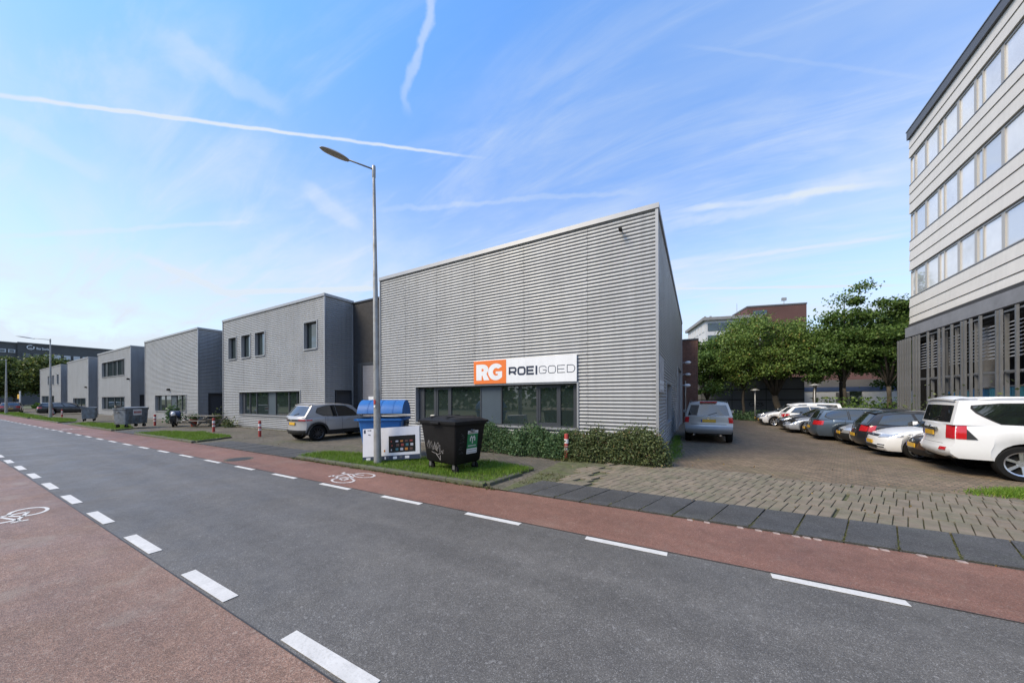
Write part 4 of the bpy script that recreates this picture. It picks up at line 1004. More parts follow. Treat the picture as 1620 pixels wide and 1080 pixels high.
    mb.box(-Lh + .16, -W / 2 + .22, sill + .01, -Lh + .45, W / 2 - .22, sill + .2); mb.box(Lh - .45, -W / 2 + .22, sill + .01, Lh - .16, W / 2 - .22, sill + .2)
    mb.build('underbody', MT['under'], root)
    wm = wheel_meshes(S['wr'], S['tw'], S['rim'])
    for xc in (xA, xB):
        for sg in (1, -1):
            wo = bpy.data.objects.new('wheel', wm[0]); col.objects.link(wo); wo.parent = root; wo.location = (xc, sg * (W / 2 - S['tw'] / 2 - .035), S['wr']); wo.rotation_euler = (0, random.uniform(0, 6), 0 if sg > 0 else math.pi)
            for nm, me in (('rim', wm[1]), ('brake_disc', wm[2])):
                ro = bpy.data.objects.new(nm, me); col.objects.link(ro); ro.parent = wo
    return root, body, cabin, low, lowz, cabf
HATCH = dict()
SUVB = [(0, .82), (.05, .93), (.14, 1.02), (.25, 1.08), (.5, 1.10), (1.0, 1.12)]
gp_ = 'cars parked in the row beside the office'
def parked(xc_edge, y, L, front_out, ang=-3.0):
    """car whose outer end (facing the lane) is at x=xc_edge; returns loc, heading"""
    a = R(ang); f = Vector((math.cos(a), math.sin(a), 0)); c = Vector((xc_edge, y, 0)) + f * (L / 2)
    return (c.x, c.y, lotz(c.x, c.y) + .004), (a if not front_out else a + math.pi)
# 1 white off-roader, rear to the lane
l_, h_ = parked(5.18, 12.72, 4.78, False, -7)
LC = car('large white off-roader at the right edge, rear end with red lamps towards the lane', 'car', l_, h_, 'white', gp_, 'parked_car', L=4.78, W=1.885, H=1.85, fo=.86, wb=2.79, wr=.385, tw=.265, sill=.42, bow=.13, plan=.07,
    belt=[(0, .95), (.04, 1.04), (.12, 1.12), (.24, 1.17), (.5, 1.20), (1.0, 1.22)], xf=[(0, .18), (.2, .04), (.5, 0), (.85, .03), (1, .10)], xr=[(0, .14), (.12, .02), (.28, .0), (.36, .06), (.75, .07), (1, .09)],
    wv=[(0, .94), (.2, .975), (.5, 1.0), (.75, 1.0), (.92, .975), (1, .945)], cab=(.235, .34, .955, .978), roof=[(0, 1.73), (.2, 1.785), (.6, 1.79), (1, 1.77)], roofw=.74, cbow=.10, rbow=.06,
    wins=[[(.07, .10, .5), (.16, .08, .84), (.34, .07, .86)], [(.36, .07, .86), (.60, .07, .86)], [(.62, .07, .86), (.80, .10, .86), (.895, .50, .80), (.925, .72, .78)]], glassrear=(.10, .80), tail=(1.962, 2.25, .88, 1.22), head=(.5, 1.1, .88, 1.02), grille=(.46, .66, .98), rails=True, railm=PT['white'], spoiler=True, gaps=(.335, .53, .725), plate_r=.98, plate_f=.6, cladding=False)
# chrome strip above plate, black lamp corner, tow bar
root_, body_, cab_, low_, lowz_, cabf_ = LC
mb = MB(); p = lowz_(3.0, 1.09); mb.obox(p + Vector((-.03, 0, 0)), (1, 0, 0), (0, 1, 0), (0, 0, 1), .02, .42, .03); mb.build('chrome_bar', MT['chrome'], body_)
for sg in (1, -1):
    mb = MB(); pts = [lowz_(1.925, .88, sg), lowz_(1.963, .88, sg), lowz_(1.963, 1.12, sg)]; mb.poly([tuple(q_ + Vector((0, .014 * sg, 0))) for q_ in pts]); mb.build('lamp_corner', MT['cartrim'], body_)
    mb = MB(); mb.grid(lambda a, b: lowz_(lerp(2.12, 2.34, a), lerp(.60, .67, b), sg) + Vector((-.012, 0, 0)), 4, 1); mb.build('reflector', MT['redlens'], body_)
mb = MB(); mb.grid(lambda a, b: lowz_(3 - abs(2 * a - 1) * .66, lerp(.735, .748, b), 1 if a < .5 else -1) + Vector((-.007, 0, 0)), 12, 1); mb.build('tailgate_gap', MT['under'], body_)
mb = MB(); p = lowz_(3.0, .45); mb.tube([p + Vector((.3, 0, -.04)), p + Vector((-.06, 0, -.05)), p + Vector((-.10, 0, 0)), p + Vector((-.10, 0, .03))], .022, 7); mb.build('tow_bar', MT['cartrim'], root_)
# 2 bronze hatchback squeezed in, front to the lane
l_, h_ = parked(5.55, 14.35, 4.0, True, -5)
car('dark bronze hatchback squeezed between the white off-roader and the white hatchback', 'car', l_, h_, 'bronze', gp_, 'parked_car', L=4.0, W=1.68, H=1.48, bumper_f=.40, head=(.46, 1.08, .66, .86), plate_f=.50)
# 3 white hatchback, front to the lane
l_, h_ = parked(5.22, 16.1, 4.25, True, -3)
g_ = car('white hatchback with its bonnet to the lane, next to the black hatchback', 'car', l_, h_, 'white', gp_, 'parked_car', L=4.25, W=1.79, H=1.45, fo=.86, wb=2.62, wr=.315,
    belt=[(0, .75), (.05, .82), (.14, .90), (.25, .95), (.40, .97), (.75, 1.0), (1.0, 1.02)], xf=[(0, .06), (.2, .0), (.45, .02), (.75, .05), (.9, .10), (1, .18)], head=(.56, 1.14, (.63, .69), (.74, .81)), grille=(.52, .66, .73), plate_f=.48)
for sg in (1, -1):
    mb = MB()
    for z in (.33, .40): mb.grid(lambda a, b: g_[4](lerp(.62, .95, a), lerp(z, z + .03, b), sg) + Vector((.008, 0, 0)), 6, 1)
    mb.build('fog_lamp_slat', MT['cartrim'], g_[1])
# 4 black hatchback, rear to the lane
l_, h_ = parked(5.35, 17.95, 3.95, False, -3)
car('black hatchback with pale roof, rear end with bright red lamps to the lane', 'car', l_, h_, 'black', gp_, 'parked_car', L=3.95, W=1.71, H=1.46, fo=.80, wb=2.46, wr=.31, sill=.24, cab=(.245, .41, .895, .975), tail=(1.94, 2.44, .76, .98), spoiler=True, plate_r=.60,
    roof=[(0, 1.40), (.25, 1.46), (.6, 1.46), (1, 1.41)])
# 5 silver small car, front to the lane
l_, h_ = parked(5.45, 19.8, 4.1, True, -3)
car('silver hatchback with dark bumper, front to the lane beside the black hatchback', 'car', l_, h_, 'silver', gp_, 'parked_car', L=4.1, W=1.72, bumper_f=.52, plate_f=.52, head=(.5, 1.12, .64, .80))
# 6 blue grey estate, rear to the lane
l_, h_ = parked(4.85, 21.65, 4.6, False, -3)
car('blue grey estate car with roof rails, rear to the lane', 'car', l_, h_, 'bluegrey', gp_, 'parked_car', L=4.6, W=1.80, H=1.48, fo=.88, wb=2.65, wr=.32, cab=(.235, .38, .92, .975), roof=[(0, 1.38), (.2, 1.44), (.6, 1.45), (1, 1.42)], rails=True,
    wins=[[(.08, .10, .5), (.18, .09, .86), (.36, .07, .92)], [(.39, .07, .92), (.64, .07, .92)], [(.67, .07, .92), (.86, .08, .90), (.94, .35, .70)]], tail=(1.955, 2.42, .74, .94), glassrear=(.12, .9))
# 7 dark saloon between
l_, h_ = parked(5.05, 23.3, 4.3, True, -3)
car('dark car half hidden behind the blue grey estate, front to the lane', 'car', l_, h_, 'dark', gp_, 'parked_car', L=4.3, W=1.74)
# 8 pale silver coupe
l_, h_ = parked(4.45, 24.95, 4.35, True, -3)
car('pale silver low coupe, front to the lane', 'car', l_, h_, 'paleblue', gp_, 'parked_car', L=4.35, W=1.76, H=1.36, fo=.95, wb=2.5, belt=[(0, .58), (.05, .68), (.16, .80), (.30, .87), (.5, .90), (1.0, .95)], cab=(.29, .46, .76, .93), roof=[(0, 1.26), (.3, 1.32), (.6, 1.31), (1, 1.24)], grille=(.42, .46, .54), head=(.56, 1.15, .56, .66), plates=False)
# 9 black car, nose only
l_, h_ = parked(4.45, 26.8, 4.2, True, -3)
car('black car whose bonnet shows between the pale coupe and the white estate', 'car', l_, h_, 'black', gp_, 'parked_car', L=4.2, W=1.74, H=1.40, roof=[(0, 1.30), (.3, 1.36), (.6, 1.35), (1, 1.28)], plates=False)
# 10 white hatchback, rear to the lane
l_, h_ = parked(4.85, 28.55, 4.1, False, -3)
car('white hatchback with red rear lamps, rear to the lane in front of the white van', 'car', l_, h_, 'white', gp_, 'parked_car', L=4.1, W=1.74, H=1.46, cab=(.245, .42, .86, .965), tail=(1.93, 2.5, .78, .95), spoiler=True)
# 11 white estate van
l_, h_ = parked(4.0, 30.5, 4.6, True, -3)
car('white car-derived van with dark rear side window, front to the lane', 'van', l_, h_, 'white', gp_, 'parked_van', L=4.6, W=1.80, H=1.62, belt=[(0, .72), (.05, .84), (.14, .94), (.24, 1.02), (.5, 1.06), (1.0, 1.08)], cab=(.20, .36, .95, .985), roof=[(0, 1.52), (.2, 1.60), (.6, 1.61), (1, 1.58)],
    wins=[[(.08, .10, .5), (.18, .08, .84), (.34, .07, .86)], [(.56, .12, .86), (.92, .12, .84)]], bumper_f=.48)
# 12 dark car at the end
l_, h_ = parked(4.05, 32.6, 4.2, True, -3)
car('dark car at the far end of the row under the tree, front to the lane', 'car', l_, h_, 'dark', gp_, 'parked_car', L=4.2, W=1.76, H=1.45)
# silver SUV in the lane, rear to the camera
SV = car('silver SUV parked beside the metal side wall, seen straight from behind', 'car', (.42, 15.45 + 2.2, lotz(.4, 16)), R(89.2), 'silver', None, 'parked_car', L=4.4, W=1.79, H=1.75, fo=.86, wb=2.62, wr=.345, tw=.225, sill=.40, bow=.10, plan=.06,
    belt=[(0, .86), (.05, .96), (.14, 1.03), (.25, 1.08), (.5, 1.10), (1.0, 1.10)], xr=[(0, .10), (.15, .01), (.38, .0), (.44, .06), (1, .09)], cab=(.245, .37, .945, .975), roof=[(0, 1.62), (.2, 1.66), (.6, 1.67), (1, 1.64)], roofw=.64, cbow=.1, rbow=.06,
    wins=[[(.08, .10, .5), (.18, .08, .84), (.36, .07, .88)], [(.39, .07, .88), (.64, .07, .88)], [(.67, .07, .88), (.92, .10, .84)]], glassrear=(.08, .84), tail=(1.975, 2.17, .84, 1.06), rails=True, railm=MT['cartrim'], plate_r=.92, bumper_r=None)
root_, body_, cab_, low_, lowz_, cabf_ = SV
mb = MB(); mb.grid(lambda a, b: lowz_(3 - abs(2 * a - 1) * .74, lerp(.775, .79, b), 1 if a < .5 else -1) + Vector((-.007, 0, 0)), 12, 1); mb.build('tailgate_gap', MT['under'], body_)
mb = MB(); mb.grid(lambda a, b: lowz_(3 - abs(2 * a - 1) * 1.0, lerp(.40, .70, b), 1 if a < .5 else -1) + Vector((-.009, 0, 0)), 12, 4); mb.build('rear_bumper', mat('grey_bumper', (.25, .255, .26), .5, metal=.2), body_, smooth=True)
mb = MB(); mb.box(-2.14, -.3, 1.66, -1.95, .3, 1.70, .01); mb.build('brake_lamp', MT['redlens'], cab_)
for yy in (.52, -.42):
    mb = MB(); mb.tube([(-2.12, yy, .34), (-1.8, yy, .34)], .035, 8); mb.build('exhaust', MT['chrome'], root_)
# grey compact crossover in front of the gap
TY = car('grey compact crossover with dark wheel arches parked between two corrugated buildings, rear to the street', 'car', (-15.45, 7.82 + 1.98, .02), R(88), 'grey', None, 'parked_car', L=3.98, W=1.78, H=1.58, fo=.82, wb=2.46, wr=.345, tw=.215, sill=.30, bow=.20, plan=.08, rim='darkalloy',
    belt=[(0, .78), (.05, .88), (.14, .97), (.25, 1.02), (.5, 1.04), (1.0, 1.06)], xr=[(0, .10), (.15, .0), (.35, .02), (.7, .03), (.85, .0), (1, .04)], cab=(.225, .37, .895, .985), roof=[(0, 1.55), (.2, 1.60), (.6, 1.61), (1, 1.57)], cladding=True, bumper_r=.50, bumper_f=.45,
    wins=[[(.10, .10, .5), (.2, .09, .86), (.46, .07, .92)], [(.49, .07, .92), (.72, .14, .88), (.86, .42, .74)]], tail=(1.935, 2.40, .90, .97), spoiler=True, plate_r=.78)
lp_ = TY[4]
mb = MB(); mb.grid(lambda a, b: lp_(3 - abs(2 * a - 1) * .98, lerp(.90, .97, b), 1 if a < .5 else -1) + Vector((-.016, 0, 0)), 12, 1); mb.build('lamp_band', MT['cartrim'], TY[1])
# far left cars
car('black estate car parked across the kerb beside the far street lamp', 'car', (-69.5, 8.6, .02), R(80), 'black', None, 'parked_car', L=4.5, W=1.82, H=1.50, tail=(1.94, 2.5, .80, 1.0), cab=(.235, .38, .92, .975), roof=[(0, 1.40), (.2, 1.46), (.6, 1.46), (1, 1.42)], wins=[[(.08, .10, .5), (.18, .09, .86), (.36, .07, .92)], [(.39, .07, .92), (.64, .07, .92)], [(.67, .07, .92), (.86, .08, .90), (.94, .35, .70)]])
car('brown car parked at the left edge under the trees, rear view', 'car', (-86.5, 5.9, .02), R(172), 'taupe', None, 'parked_car', L=4.3, W=1.78, H=1.47)

# ------------------------------------------------------------------ office block on the right
# local frame: x runs along the facade towards the camera, y into the building, origin at the far corner
OA = R(-90 - 2.7)
off = thing('office_block', 'tall office block with cream panels and mirrored window bands at the right edge', 'building', (11.7, 30.3, -.2), OA)
LEN = 17.5; DEP = 13.0; Z = .2
def ob(nm, m, *bx, parent=None, bev=0):
    return MB().box(*bx, bev).build(nm, MT[m], parent or off)
ob('wall_core', 'offgroove', 0.02, .20, 5.3 + Z, LEN, DEP, 18.0 + Z)
def lapped(z0, z1):
    """one horizontal facade panel, its lower edge standing proud of the one below"""
    mb = MB(); a, b = z0 + .03 + Z, z1 - .01 + Z
    n = len(mb.v); x0, x1 = -.06, LEN
    mb.v += [(x0, -.045, a), (x1, -.045, a), (x1, -.012, b), (x0, -.012, b), (x0, .2, a), (x1, .2, a), (x1, .2, b), (x0, .2, b)]
    mb.f += [(0, 1, 2, 3), (4, 7, 6, 5), (0, 3, 7, 4), (1, 5, 6, 2), (3, 2, 6, 7), (0, 4, 5, 1)]
    mb.build('facade_panel', MT['offpanel'], off)
for lst in ([6.41, 6.85, 7.45, 8.08], [9.75, 10.36, 11.0, 11.62], [13.32, 13.95, 14.55, 15.12], [16.83, 17.43, 18.02]):
    for a, b in zip(lst[:-1], lst[1:]): lapped(a, b)
ob('roof_fascia', 'offfascia', -.07, -.13, 18.03 + Z, LEN, DEP, 18.52 + Z)
ob('roof_edge', 'fin', -.10, -.16, 18.52 + Z, LEN, DEP, 18.57 + Z)
ob('soffit', 'offgroove', -.02, -.10, 6.22 + Z, LEN, .3, 6.40 + Z)
ob('concrete_band', 'offband', -.12, -.20, 5.60 + Z, LEN, .4, 6.20 + Z)
OG2 = mat('cloud_painted_glass_grey', (.74, .74, .74), .08, metal=.15, spec=.9, var=.2, vscale=.5, coat=.5); OG3 = mat('cloud_painted_glass_blue', (.64, .66, .69), .05, metal=.35, spec=.9, coat=.5)  # pane variants, greyer and bluer reflections painted into the base colour
for (z0, z1) in ((8.10, 9.73), (11.65, 13.30), (15.16, 16.81)):
    fr = MB(); xs = []
    s = -.03; cells = [(-.0, .42)]
    k0 = .54
    while k0 < LEN:
        cells += [(k0, k0 + 1.11), (k0 + 1.31, k0 + 2.42), (k0 + 2.60, k0 + 2.98)]; k0 += 3.06
    cells = [c for c in cells if c[1] < LEN]
    zz0, zz1 = z0 + Z, z1 + Z
    fr.box(-.03, .03, zz0, LEN, .2, zz0 + .07); fr.box(-.03, .03, zz1 - .07, LEN, .2, zz1)
    prev = -.03
    for a, b in cells:
        fr.box(prev, .028, zz0 + .07, a, .2, zz1 - .07); prev = b
    fr.box(prev, .028, zz0 + .07, LEN, .2, zz1 - .07)
    wo = fr.build('window_band', MT['offframe'], off)
    for a, b in cells:
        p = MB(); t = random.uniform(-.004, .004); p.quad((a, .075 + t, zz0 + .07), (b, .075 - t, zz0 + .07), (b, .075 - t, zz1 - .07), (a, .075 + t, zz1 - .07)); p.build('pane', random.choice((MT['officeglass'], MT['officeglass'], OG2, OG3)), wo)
    MB().box(-.045, -.03, zz0 - .05, LEN, .2, zz0).build('sill', MT['offfascia'], wo)
# ground storey: recessed dark garage, concrete columns, louvre blades, upright steel fins
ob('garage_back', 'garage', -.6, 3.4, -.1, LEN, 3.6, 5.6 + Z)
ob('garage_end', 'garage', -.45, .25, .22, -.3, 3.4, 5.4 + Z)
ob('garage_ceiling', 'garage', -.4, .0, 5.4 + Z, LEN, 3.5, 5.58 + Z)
ob('garage_floor', 'conc', -.9, -.4, -.1, LEN, 3.6, .22)
for x in (1.5, 5.1, 8.7, 12.3, 15.9):
    mb = MB(); mb.lathe([(.26, .2), (.26, 5.6 + Z)], 16, (x, .9, 0)); mb.build('column', MT['conc'], off, smooth=True)
finx = [-1.17, -.85, -.54, -.21, .11, .39, .81, 1.13, 1.45, 2.42, 3.5, 3.9, 4.65, 5.46, 5.70, 6.12, 6.78, 7.82, 8.05, 8.92, 9.6, 10.4, 10.7, 11.5, 12.3, 13.2, 13.5, 14.4, 15.2, 16.1, 17.0]
f0 = None
for x in finx:
    if f0 is None:
        f0 = MB().box(-.04, -.03, 0, .04, .05, 5.50 + Z, .01).build('steel_fin', MT['fin'], off); o = f0
    else: o = share(f0, 'steel_fin', off)
    o.location = (x + .38, -.30, 0)
for z in (.35, 2.9, 5.35): MB().box(-.80, -.24, z + Z, LEN, -.19, z + .06 + Z).build('fin_rail', MT['fin'], off)
l0 = None
bays = [(1.2, 2.35), (2.5, 3.45), (4.0, 4.6), (4.72, 5.4), (5.8, 6.08), (6.2, 6.72), (6.9, 7.75), (8.15, 8.85), (9.0, 9.55), (9.65, 10.35), (10.8, 11.45), (11.6, 12.25), (12.4, 13.1), (13.6, 14.3), (14.5, 15.1), (15.3, 16.0)]
for a, b in bays:
    for k in range(10):
        z = 3.55 + k * .155 + Z
        if l0 is None:
            mb = MB(); mb.v = [(-.5, -.05, -.03), (.5, -.05, -.03), (.5, .05, .035), (-.5, .05, .035), (-.5, -.045, -.045), (.5, -.045, -.045), (.5, .055, .02), (-.5, .055, .02)]; mb.f = [(0, 1, 2, 3), (4, 7, 6, 5), (0, 4, 5, 1), (2, 6, 7, 3)]
            l0 = mb.build('louvre_blade', MT['louvre'], off); o = l0
        else: o = share(l0, 'louvre_blade', off)
        o.location = ((a + b) / 2 + .38, -.10, z); o.scale = (b - a, 1, 1)
for x in (.6, 2.42, 3.7, 4.65, 6.12, 8.0, 10.5, 13.3): MB().box(x + .36, -.18, .2, x + .40, -.06, 5.3 + Z).build('louvre_post', MT['fin'], off)
for a, b, z0, z1 in ((1.2, 4.5, 2.85, 2.92), (4.7, 9, 2.85, 2.92), (9, 16, 2.85, 2.92)): MB().box(a + .38, -.15, z0 + Z, b + .38, -.10, z1 + Z).build('transom', MT['louvre'], off)
# containers standing inside the garage bays (own things)
def crate(label, s, wd, h, m, name='storage_container'):
    c = Vector((11.7, 30.3, 0)); a = R(-92.7); d = Vector((math.cos(a), math.sin(a), 0)); nrm = Vector((-math.sin(a), math.cos(a), 0))
    p = c + d * s + nrm * .35
    t = thing(name, label, 'container', (p.x, p.y, 0.02), a, 'containers behind the office fins')
    mb = MB(); mb.box(0, 0, .08, wd, .7, h, .03); b_ = mb.build('body', MT[m], t)
    mb = MB()
    for k in range(int(wd / .16)): mb.box(.05 + k * .16, -.02, .2, .11 + k * .16, 0, h - .12)
    mb.build('ribs', MT[m], b_)
    MB().box(-.03, -.03, h - .06, wd + .03, .73, h, .01).build('rim', MT['fin'], t)
    for x in (.1, wd - .2): MB().box(x, .05, 0, x + .1, .65, .08).build('foot', MT['frame'], t)
crate('narrow blue container behind the first office fins', 2.75, .85, 2.2, 'bluecont')
crate('teal container behind the office fins, left of the blue one', 3.75, 1.0, 2.22, 'tealcont')
crate('bright blue container behind the office fins in the middle', 5.0, .9, 2.28, 'bluecont')
crate('blue green container behind the office fins near the column', 6.25, .6, 2.32, 'tealcont')
crate('wide blue green container behind the office fins', 7.0, 1.05, 2.35, 'tealcont')
crate('white ribbed container behind the office fins at the right edge', 8.3, 1.2, 2.38, 'whitewall')

# ------------------------------------------------------------------ buildings beyond the lot
gw = thing('low_grey_hall', 'low grey clad hall behind the big tree', 'building', (-1.5, 40.5, -.2))
MB().box(0, 0, 0, 10.3, 14, 3.85).build('wall', MT['greywall'], gw)
MB().box(-.05, -.05, 3.85, 10.35, 14.05, 3.98).build('roof_coping', MT['frame'], gw)
for z in (1.78, 2.80): MB().box(0, -.02, z, 10.3, 0, z + .09).build('panel_joint', MT['darkline'], gw)
for x in (1.9, 4.6, 7.4): MB().box(x, -.015, .1, x + .04, 0, 3.8).build('panel_joint', MT['darkline'], gw)
mb = MB(); T = lambda p: (6.0 + p.x, -.03, 1.15 + p.y)
mb.stroke(arc(.25, .25, .2, .22, 40, 330, 10) + [(.43, .22), (.3, .22)], .06, T); mb.stroke(arc(.72, .2, .16, .17, 0, 320, 10), .06, T); mb.stroke([(1.15, .38), (.95, .3), (1.2, .15), (.95, .02)], .06, T); mb.build('graffiti', MT['darkline'], gw)
mb = MB(); mb.stroke([(.9, 2.55), (1.1, 2.65), (1.25, 2.5), (1.5, 2.62), (1.8, 2.5)], .06, lambda p: (p.x, -.03, p.y)); mb.build('graffiti', MT['darkline'], gw)
ww = thing('white_low_hall', 'white low hall with a dark blue band behind the slender trees', 'building', (9.2, 43.5, -.2))
MB().box(0, 0, 0, 15, 10, 3.0).build('wall', MT['whitewall'], ww)
MB().box(-.03, -.04, 2.62, 15.03, 10, 3.04).build('blue_band', MT['bluebandm'], ww)
MB().box(.2, .5, 3.04, 14.8, 9, 3.75).build('roof_storey', MT['greywall'], ww)
MB().box(2.6, -.05, .2, 3.5, .0, 2.5).build('grey_door', MT['greywall'], ww); MB().box(3.55, -.05, 1.3, 4.4, 0, 2.6).build('window', MT['glass'], ww); MB().box(.1, -.05, .5, 1.1, 0, .85).build('window', MT['glass'], ww)
MB().box(6.0, -.8, 1.35, 9.6, 0, 1.5).build('canopy', MT['cardbrown'], ww)
rb_ = thing('reddish_hall', 'reddish brick block glimpsed between the tree trunks', 'building', (9.0, 60, -.2)); MB().box(0, 0, 0, 18, 10, 6.2).build('wall', MT['farbrick'], rb_); MB().box(-.1, -.1, 6.2, 18.1, 10.1, 6.35).build('roof_coping', MT['frame'], rb_)
# tall offices behind the trees
tb_ = thing('glass_office_wing', 'pale office wing with glass bands rising behind the trees', 'building', (1.84, 95, 0), R(15))
MB().box(0, 0, 0, 12, 16, 20.9).build('wall', MT['farwhite'], tb_)
MB().box(-.7, -.7, 20.9, 12, 16.5, 21.6).build('roof_slab', MT['offband'], tb_)
for z in (12.4, 15.3, 18.3):
    for k in range(5):
        g_ = MB().box(.5 + k * 2.2, -.12, z, .5 + k * 2.2 + 2.1, 0, z + 1.9).build('window', MT['farglass'], tb_)
    for k in range(6): MB().box(-.1, .8 + k * 2.5, z, 0, 2.6 + k * 2.5, z + 1.9).build('window', MT['farwhite'], tb_)
MB().box(4, 3, 21.6, 5.4, 4.4, 22.3).build('roof_box', MT['offfascia'], tb_)
for k in range(2):
    MB().tube([(1.6 + k * 1.3, 6, 21.6), (1.6 + k * 1.3, 6, 23.2)], .05, 5).build('roof_mast', MT['steel'], tb_); MB().box(1.4 + k * 1.3, 5.9, 23.0, 1.9 + k * 1.3, 6.1, 23.3).build('roof_lamp', MT['steel'], tb_)
bb = thing('brown_brick_tower', 'brown brick roof block towering behind the big tree', 'building', (10.9, 100, 0), R(15))
MB().box(0, 0, 0, 12.4, 9, 24.1).build('wall', MT['farbrick'], bb)
MB().box(-.1, -.1, 24.1, 12.5, 9.1, 24.45).build('roof_coping', MT['offfascia'], bb)
MB().tube([(.3, 7, 24.4), (.3, 7, 27.0)], .05, 5).build('mast', MT['steel'], bb)
MB().tube([(9.2, 3, 24.4), (9.2, 3, 26.2)], .07, 6).build('mast', MT['steel'], bb); MB().box(8.7, 2.8, 26.0, 9.7, 3.2, 26.7).build('antenna', MT['steel'], bb)
MB().box(6.2, 3, 24.4, 7.0, 3.8, 24.9).build('roof_box', MT['offfascia'], bb)
MB().box(1.2, -.12, 22.2, 4.2, 0, 23.2).build('window', MT['farglass'], bb)
# dark office with a sign on the far left
fl = thing('dark_office_block', 'wide dark grey office block with white sign behind the trees at the far left', 'building', (-210, 15.5, 0))
MB().box(-25, 0, 0, 0, 75, 21.9).build('wall', MT['fargrey'], fl)
MB().box(-25, -46, 0, -.6, -.02, 21.7).build('side_wing', MT['fargrey'], fl)
MB().box(-25.3, -.02, 21.9, .3, 75.3, 22.35).build('roof_coping', MT['offfascia'], fl); MB().box(-25.3, -46.3, 21.7, -.3, -.03, 22.15).build('roof_coping', MT['offfascia'], fl)
for k in range(24):
    MB().box(0, 1.0 + k * 2.2, 17.0, .25, 2.5 + k * 2.2, 18.5).build('window', MT['farwhite'] if k > 1 else MT['farglass'], fl)
    MB().box(0, 1.0 + k * 2.2, 12.0, .25, 2.5 + k * 2.2, 13.8).build('window', MT['farglass'], fl)
for k in range(2):
    w_ = MB().box(-.6, -3.6 + k * 1.8, 18.4, -.4, -2.2 + k * 1.8, 19.6).build('window', MT['farwhite'], fl); MB().box(-.4, -3.35 + k * 1.8, 18.6, -.36, -2.45 + k * 1.8, 19.4).build('pane', MT['farglass'], w_)
mb = MB(); mb.stroke(arc(2.6, 20.7, .72, .72, 60, 390, 16), .22, lambda p: (.35, p.x, p.y)); mb.stroke(arc(2.6, 20.7, .30, .30, 200, 330, 6), .14, lambda p: (.36, p.x, p.y)); mb.build('logo_ring', MT['white'], fl)
me = text_mesh('Bax Storia', 1.05, .02); me.materials.append(MT['white']); o = bpy.data.objects.new('lettering', me); col.objects.link(o); o.parent = fl; o.location = (.35, 3.8, 20.1); o.rotation_euler = (R(90), 0, R(90)); o.scale = (.62, 1, 1)

# ------------------------------------------------------------------ street lamps
def street_lamp(label, x, y, h, head, z=.08, lean=(0, 0), detail=True, rb=.085, group='street lamps along the road', sticker=False):
    t = thing('street_lamp', label, 'street lamp', (x, y, z), 0, group); lx, ly = lean
    mb = MB(); pts = []; rs_ = []
    for k in range(13):
        f = k / 12; pts.append((lx * f, ly * f, h * f)); rs_.append(lerp(rb, .036, f) if f > .0 else rb)
    mb.tube(pts, rs_, 14); mb.build('pole', MT['steel'], t, smooth=True, angle=60)
    MB().lathe([(.0, h + .05), (.045, h + .04), (.05, h), (.05, h - .28), (.04, h - .30)], 12, (lx, ly, 0)).build('cap', MT['steel'], t, smooth=True)
    hx, hy = head; d = Vector((hx, hy, 0)); ln = d.length; d.normalize(); s = Vector((-d.y, d.x, 0))
    a0 = Vector((lx, ly, h - .06)); a1 = a0 + d * (ln * .52) + Vector((0, 0, .05))
    MB().tube([a0, a1], .022, 8).build('arm', MT['lampgrey'], t, smooth=True)
    c = a0 + d * (ln * .78) + Vector((0, 0, .085)); ax = (d + Vector((0, 0, .16))).normalized(); up = ax.cross(s).normalized()
    if up.z < 0: up = -up
    hl = ln * .30; hwid = .13 if detail else .16
    def shell(sgn, zz):
        m_ = MB(); rows = []
        for i in range(13):
            f = -1 + 2 * i / 12; wv_ = hwid * (max(0, 1 - abs(f) ** 3.0)) ** .5 * (1.0 - .12 * (f < 0) * abs(f))
            rows.append((f, wv_))
        st = 0
        for f, wv_ in rows:
            for j in range(7):
                g = -1 + 2 * j / 6; m_.v.append(tuple(c + ax * hl * f + s * wv_ * g + up * (sgn * zz * (1 - g * g) ** .5 * (1 - f * f * .8))))
        for i in range(12):
            for j in range(6):
                a = i * 7 + j; m_.f.append((a, a + 7, a + 8, a + 1))
        return m_
    hd = shell(1, .075).build('lamp_head', MT['lampgrey'], t, smooth=True)
    shell(-1, .03).build('lens', MT['lens'], hd, smooth=True)
    if sticker:
        mb = MB(); mb.lathe([(.0985, 1.66), (.0985, 1.80)], 10, (0, 0, 0)); 
        MB().obox((.0, -.0975, 1.72), (1, 0, 0), (0, 1, 0), (0, 0, 1), .035, .003, .06).build('sticker', MT['red_b'], t)
        MB().obox((-.0, -.098, 1.60), (1, 0, 0), (0, 1, 0), (0, 0, 1), .03, .003, .025).build('number_tag', MT['white'], t)
    return t
street_lamp('tall galvanised street lamp in the grass strip beside the blue bin', -7.75, 6.13, 8.28, (-.65, -1.04), lean=(-.12, 0), sticker=True, rb=.104)
street_lamp('galvanised street lamp in front of the last corrugated unit', -55.6, 5.9, 7.75, (-.9, -1.7), detail=False, rb=.12)
street_lamp('farthest street lamp at the left edge of the picture', -78.3, 4.95, 7.0, (-.9, -1.7), detail=False, rb=.13)
def park_lamp(label, x, y, h, z):
    t = thing('park_lamp', label, 'lamp', (x, y, z), 0, 'low lamps at the end of the lot')
    MB().tube([(0, 0, 0), (0, 0, h)], [.06, .04], 8).build('pole', MT['steel'], t, smooth=True)
    MB().lathe([(.03, h - .02), (.09, h - .02), (.10, h + .10), (.33, h + .10), (.31, h + .14), (.10, h + .24), (.01, h + .26)], 16).build('lamp_shade', MT['steel'], t, smooth=True, angle=40)
park_lamp('low lamp with a round shade in front of the white hall', 7.9, 33.6, 2.85, -.18)
park_lamp('low lamp with a round shade in front of the grey hall', 4.35, 35.0, 2.55, -.18)

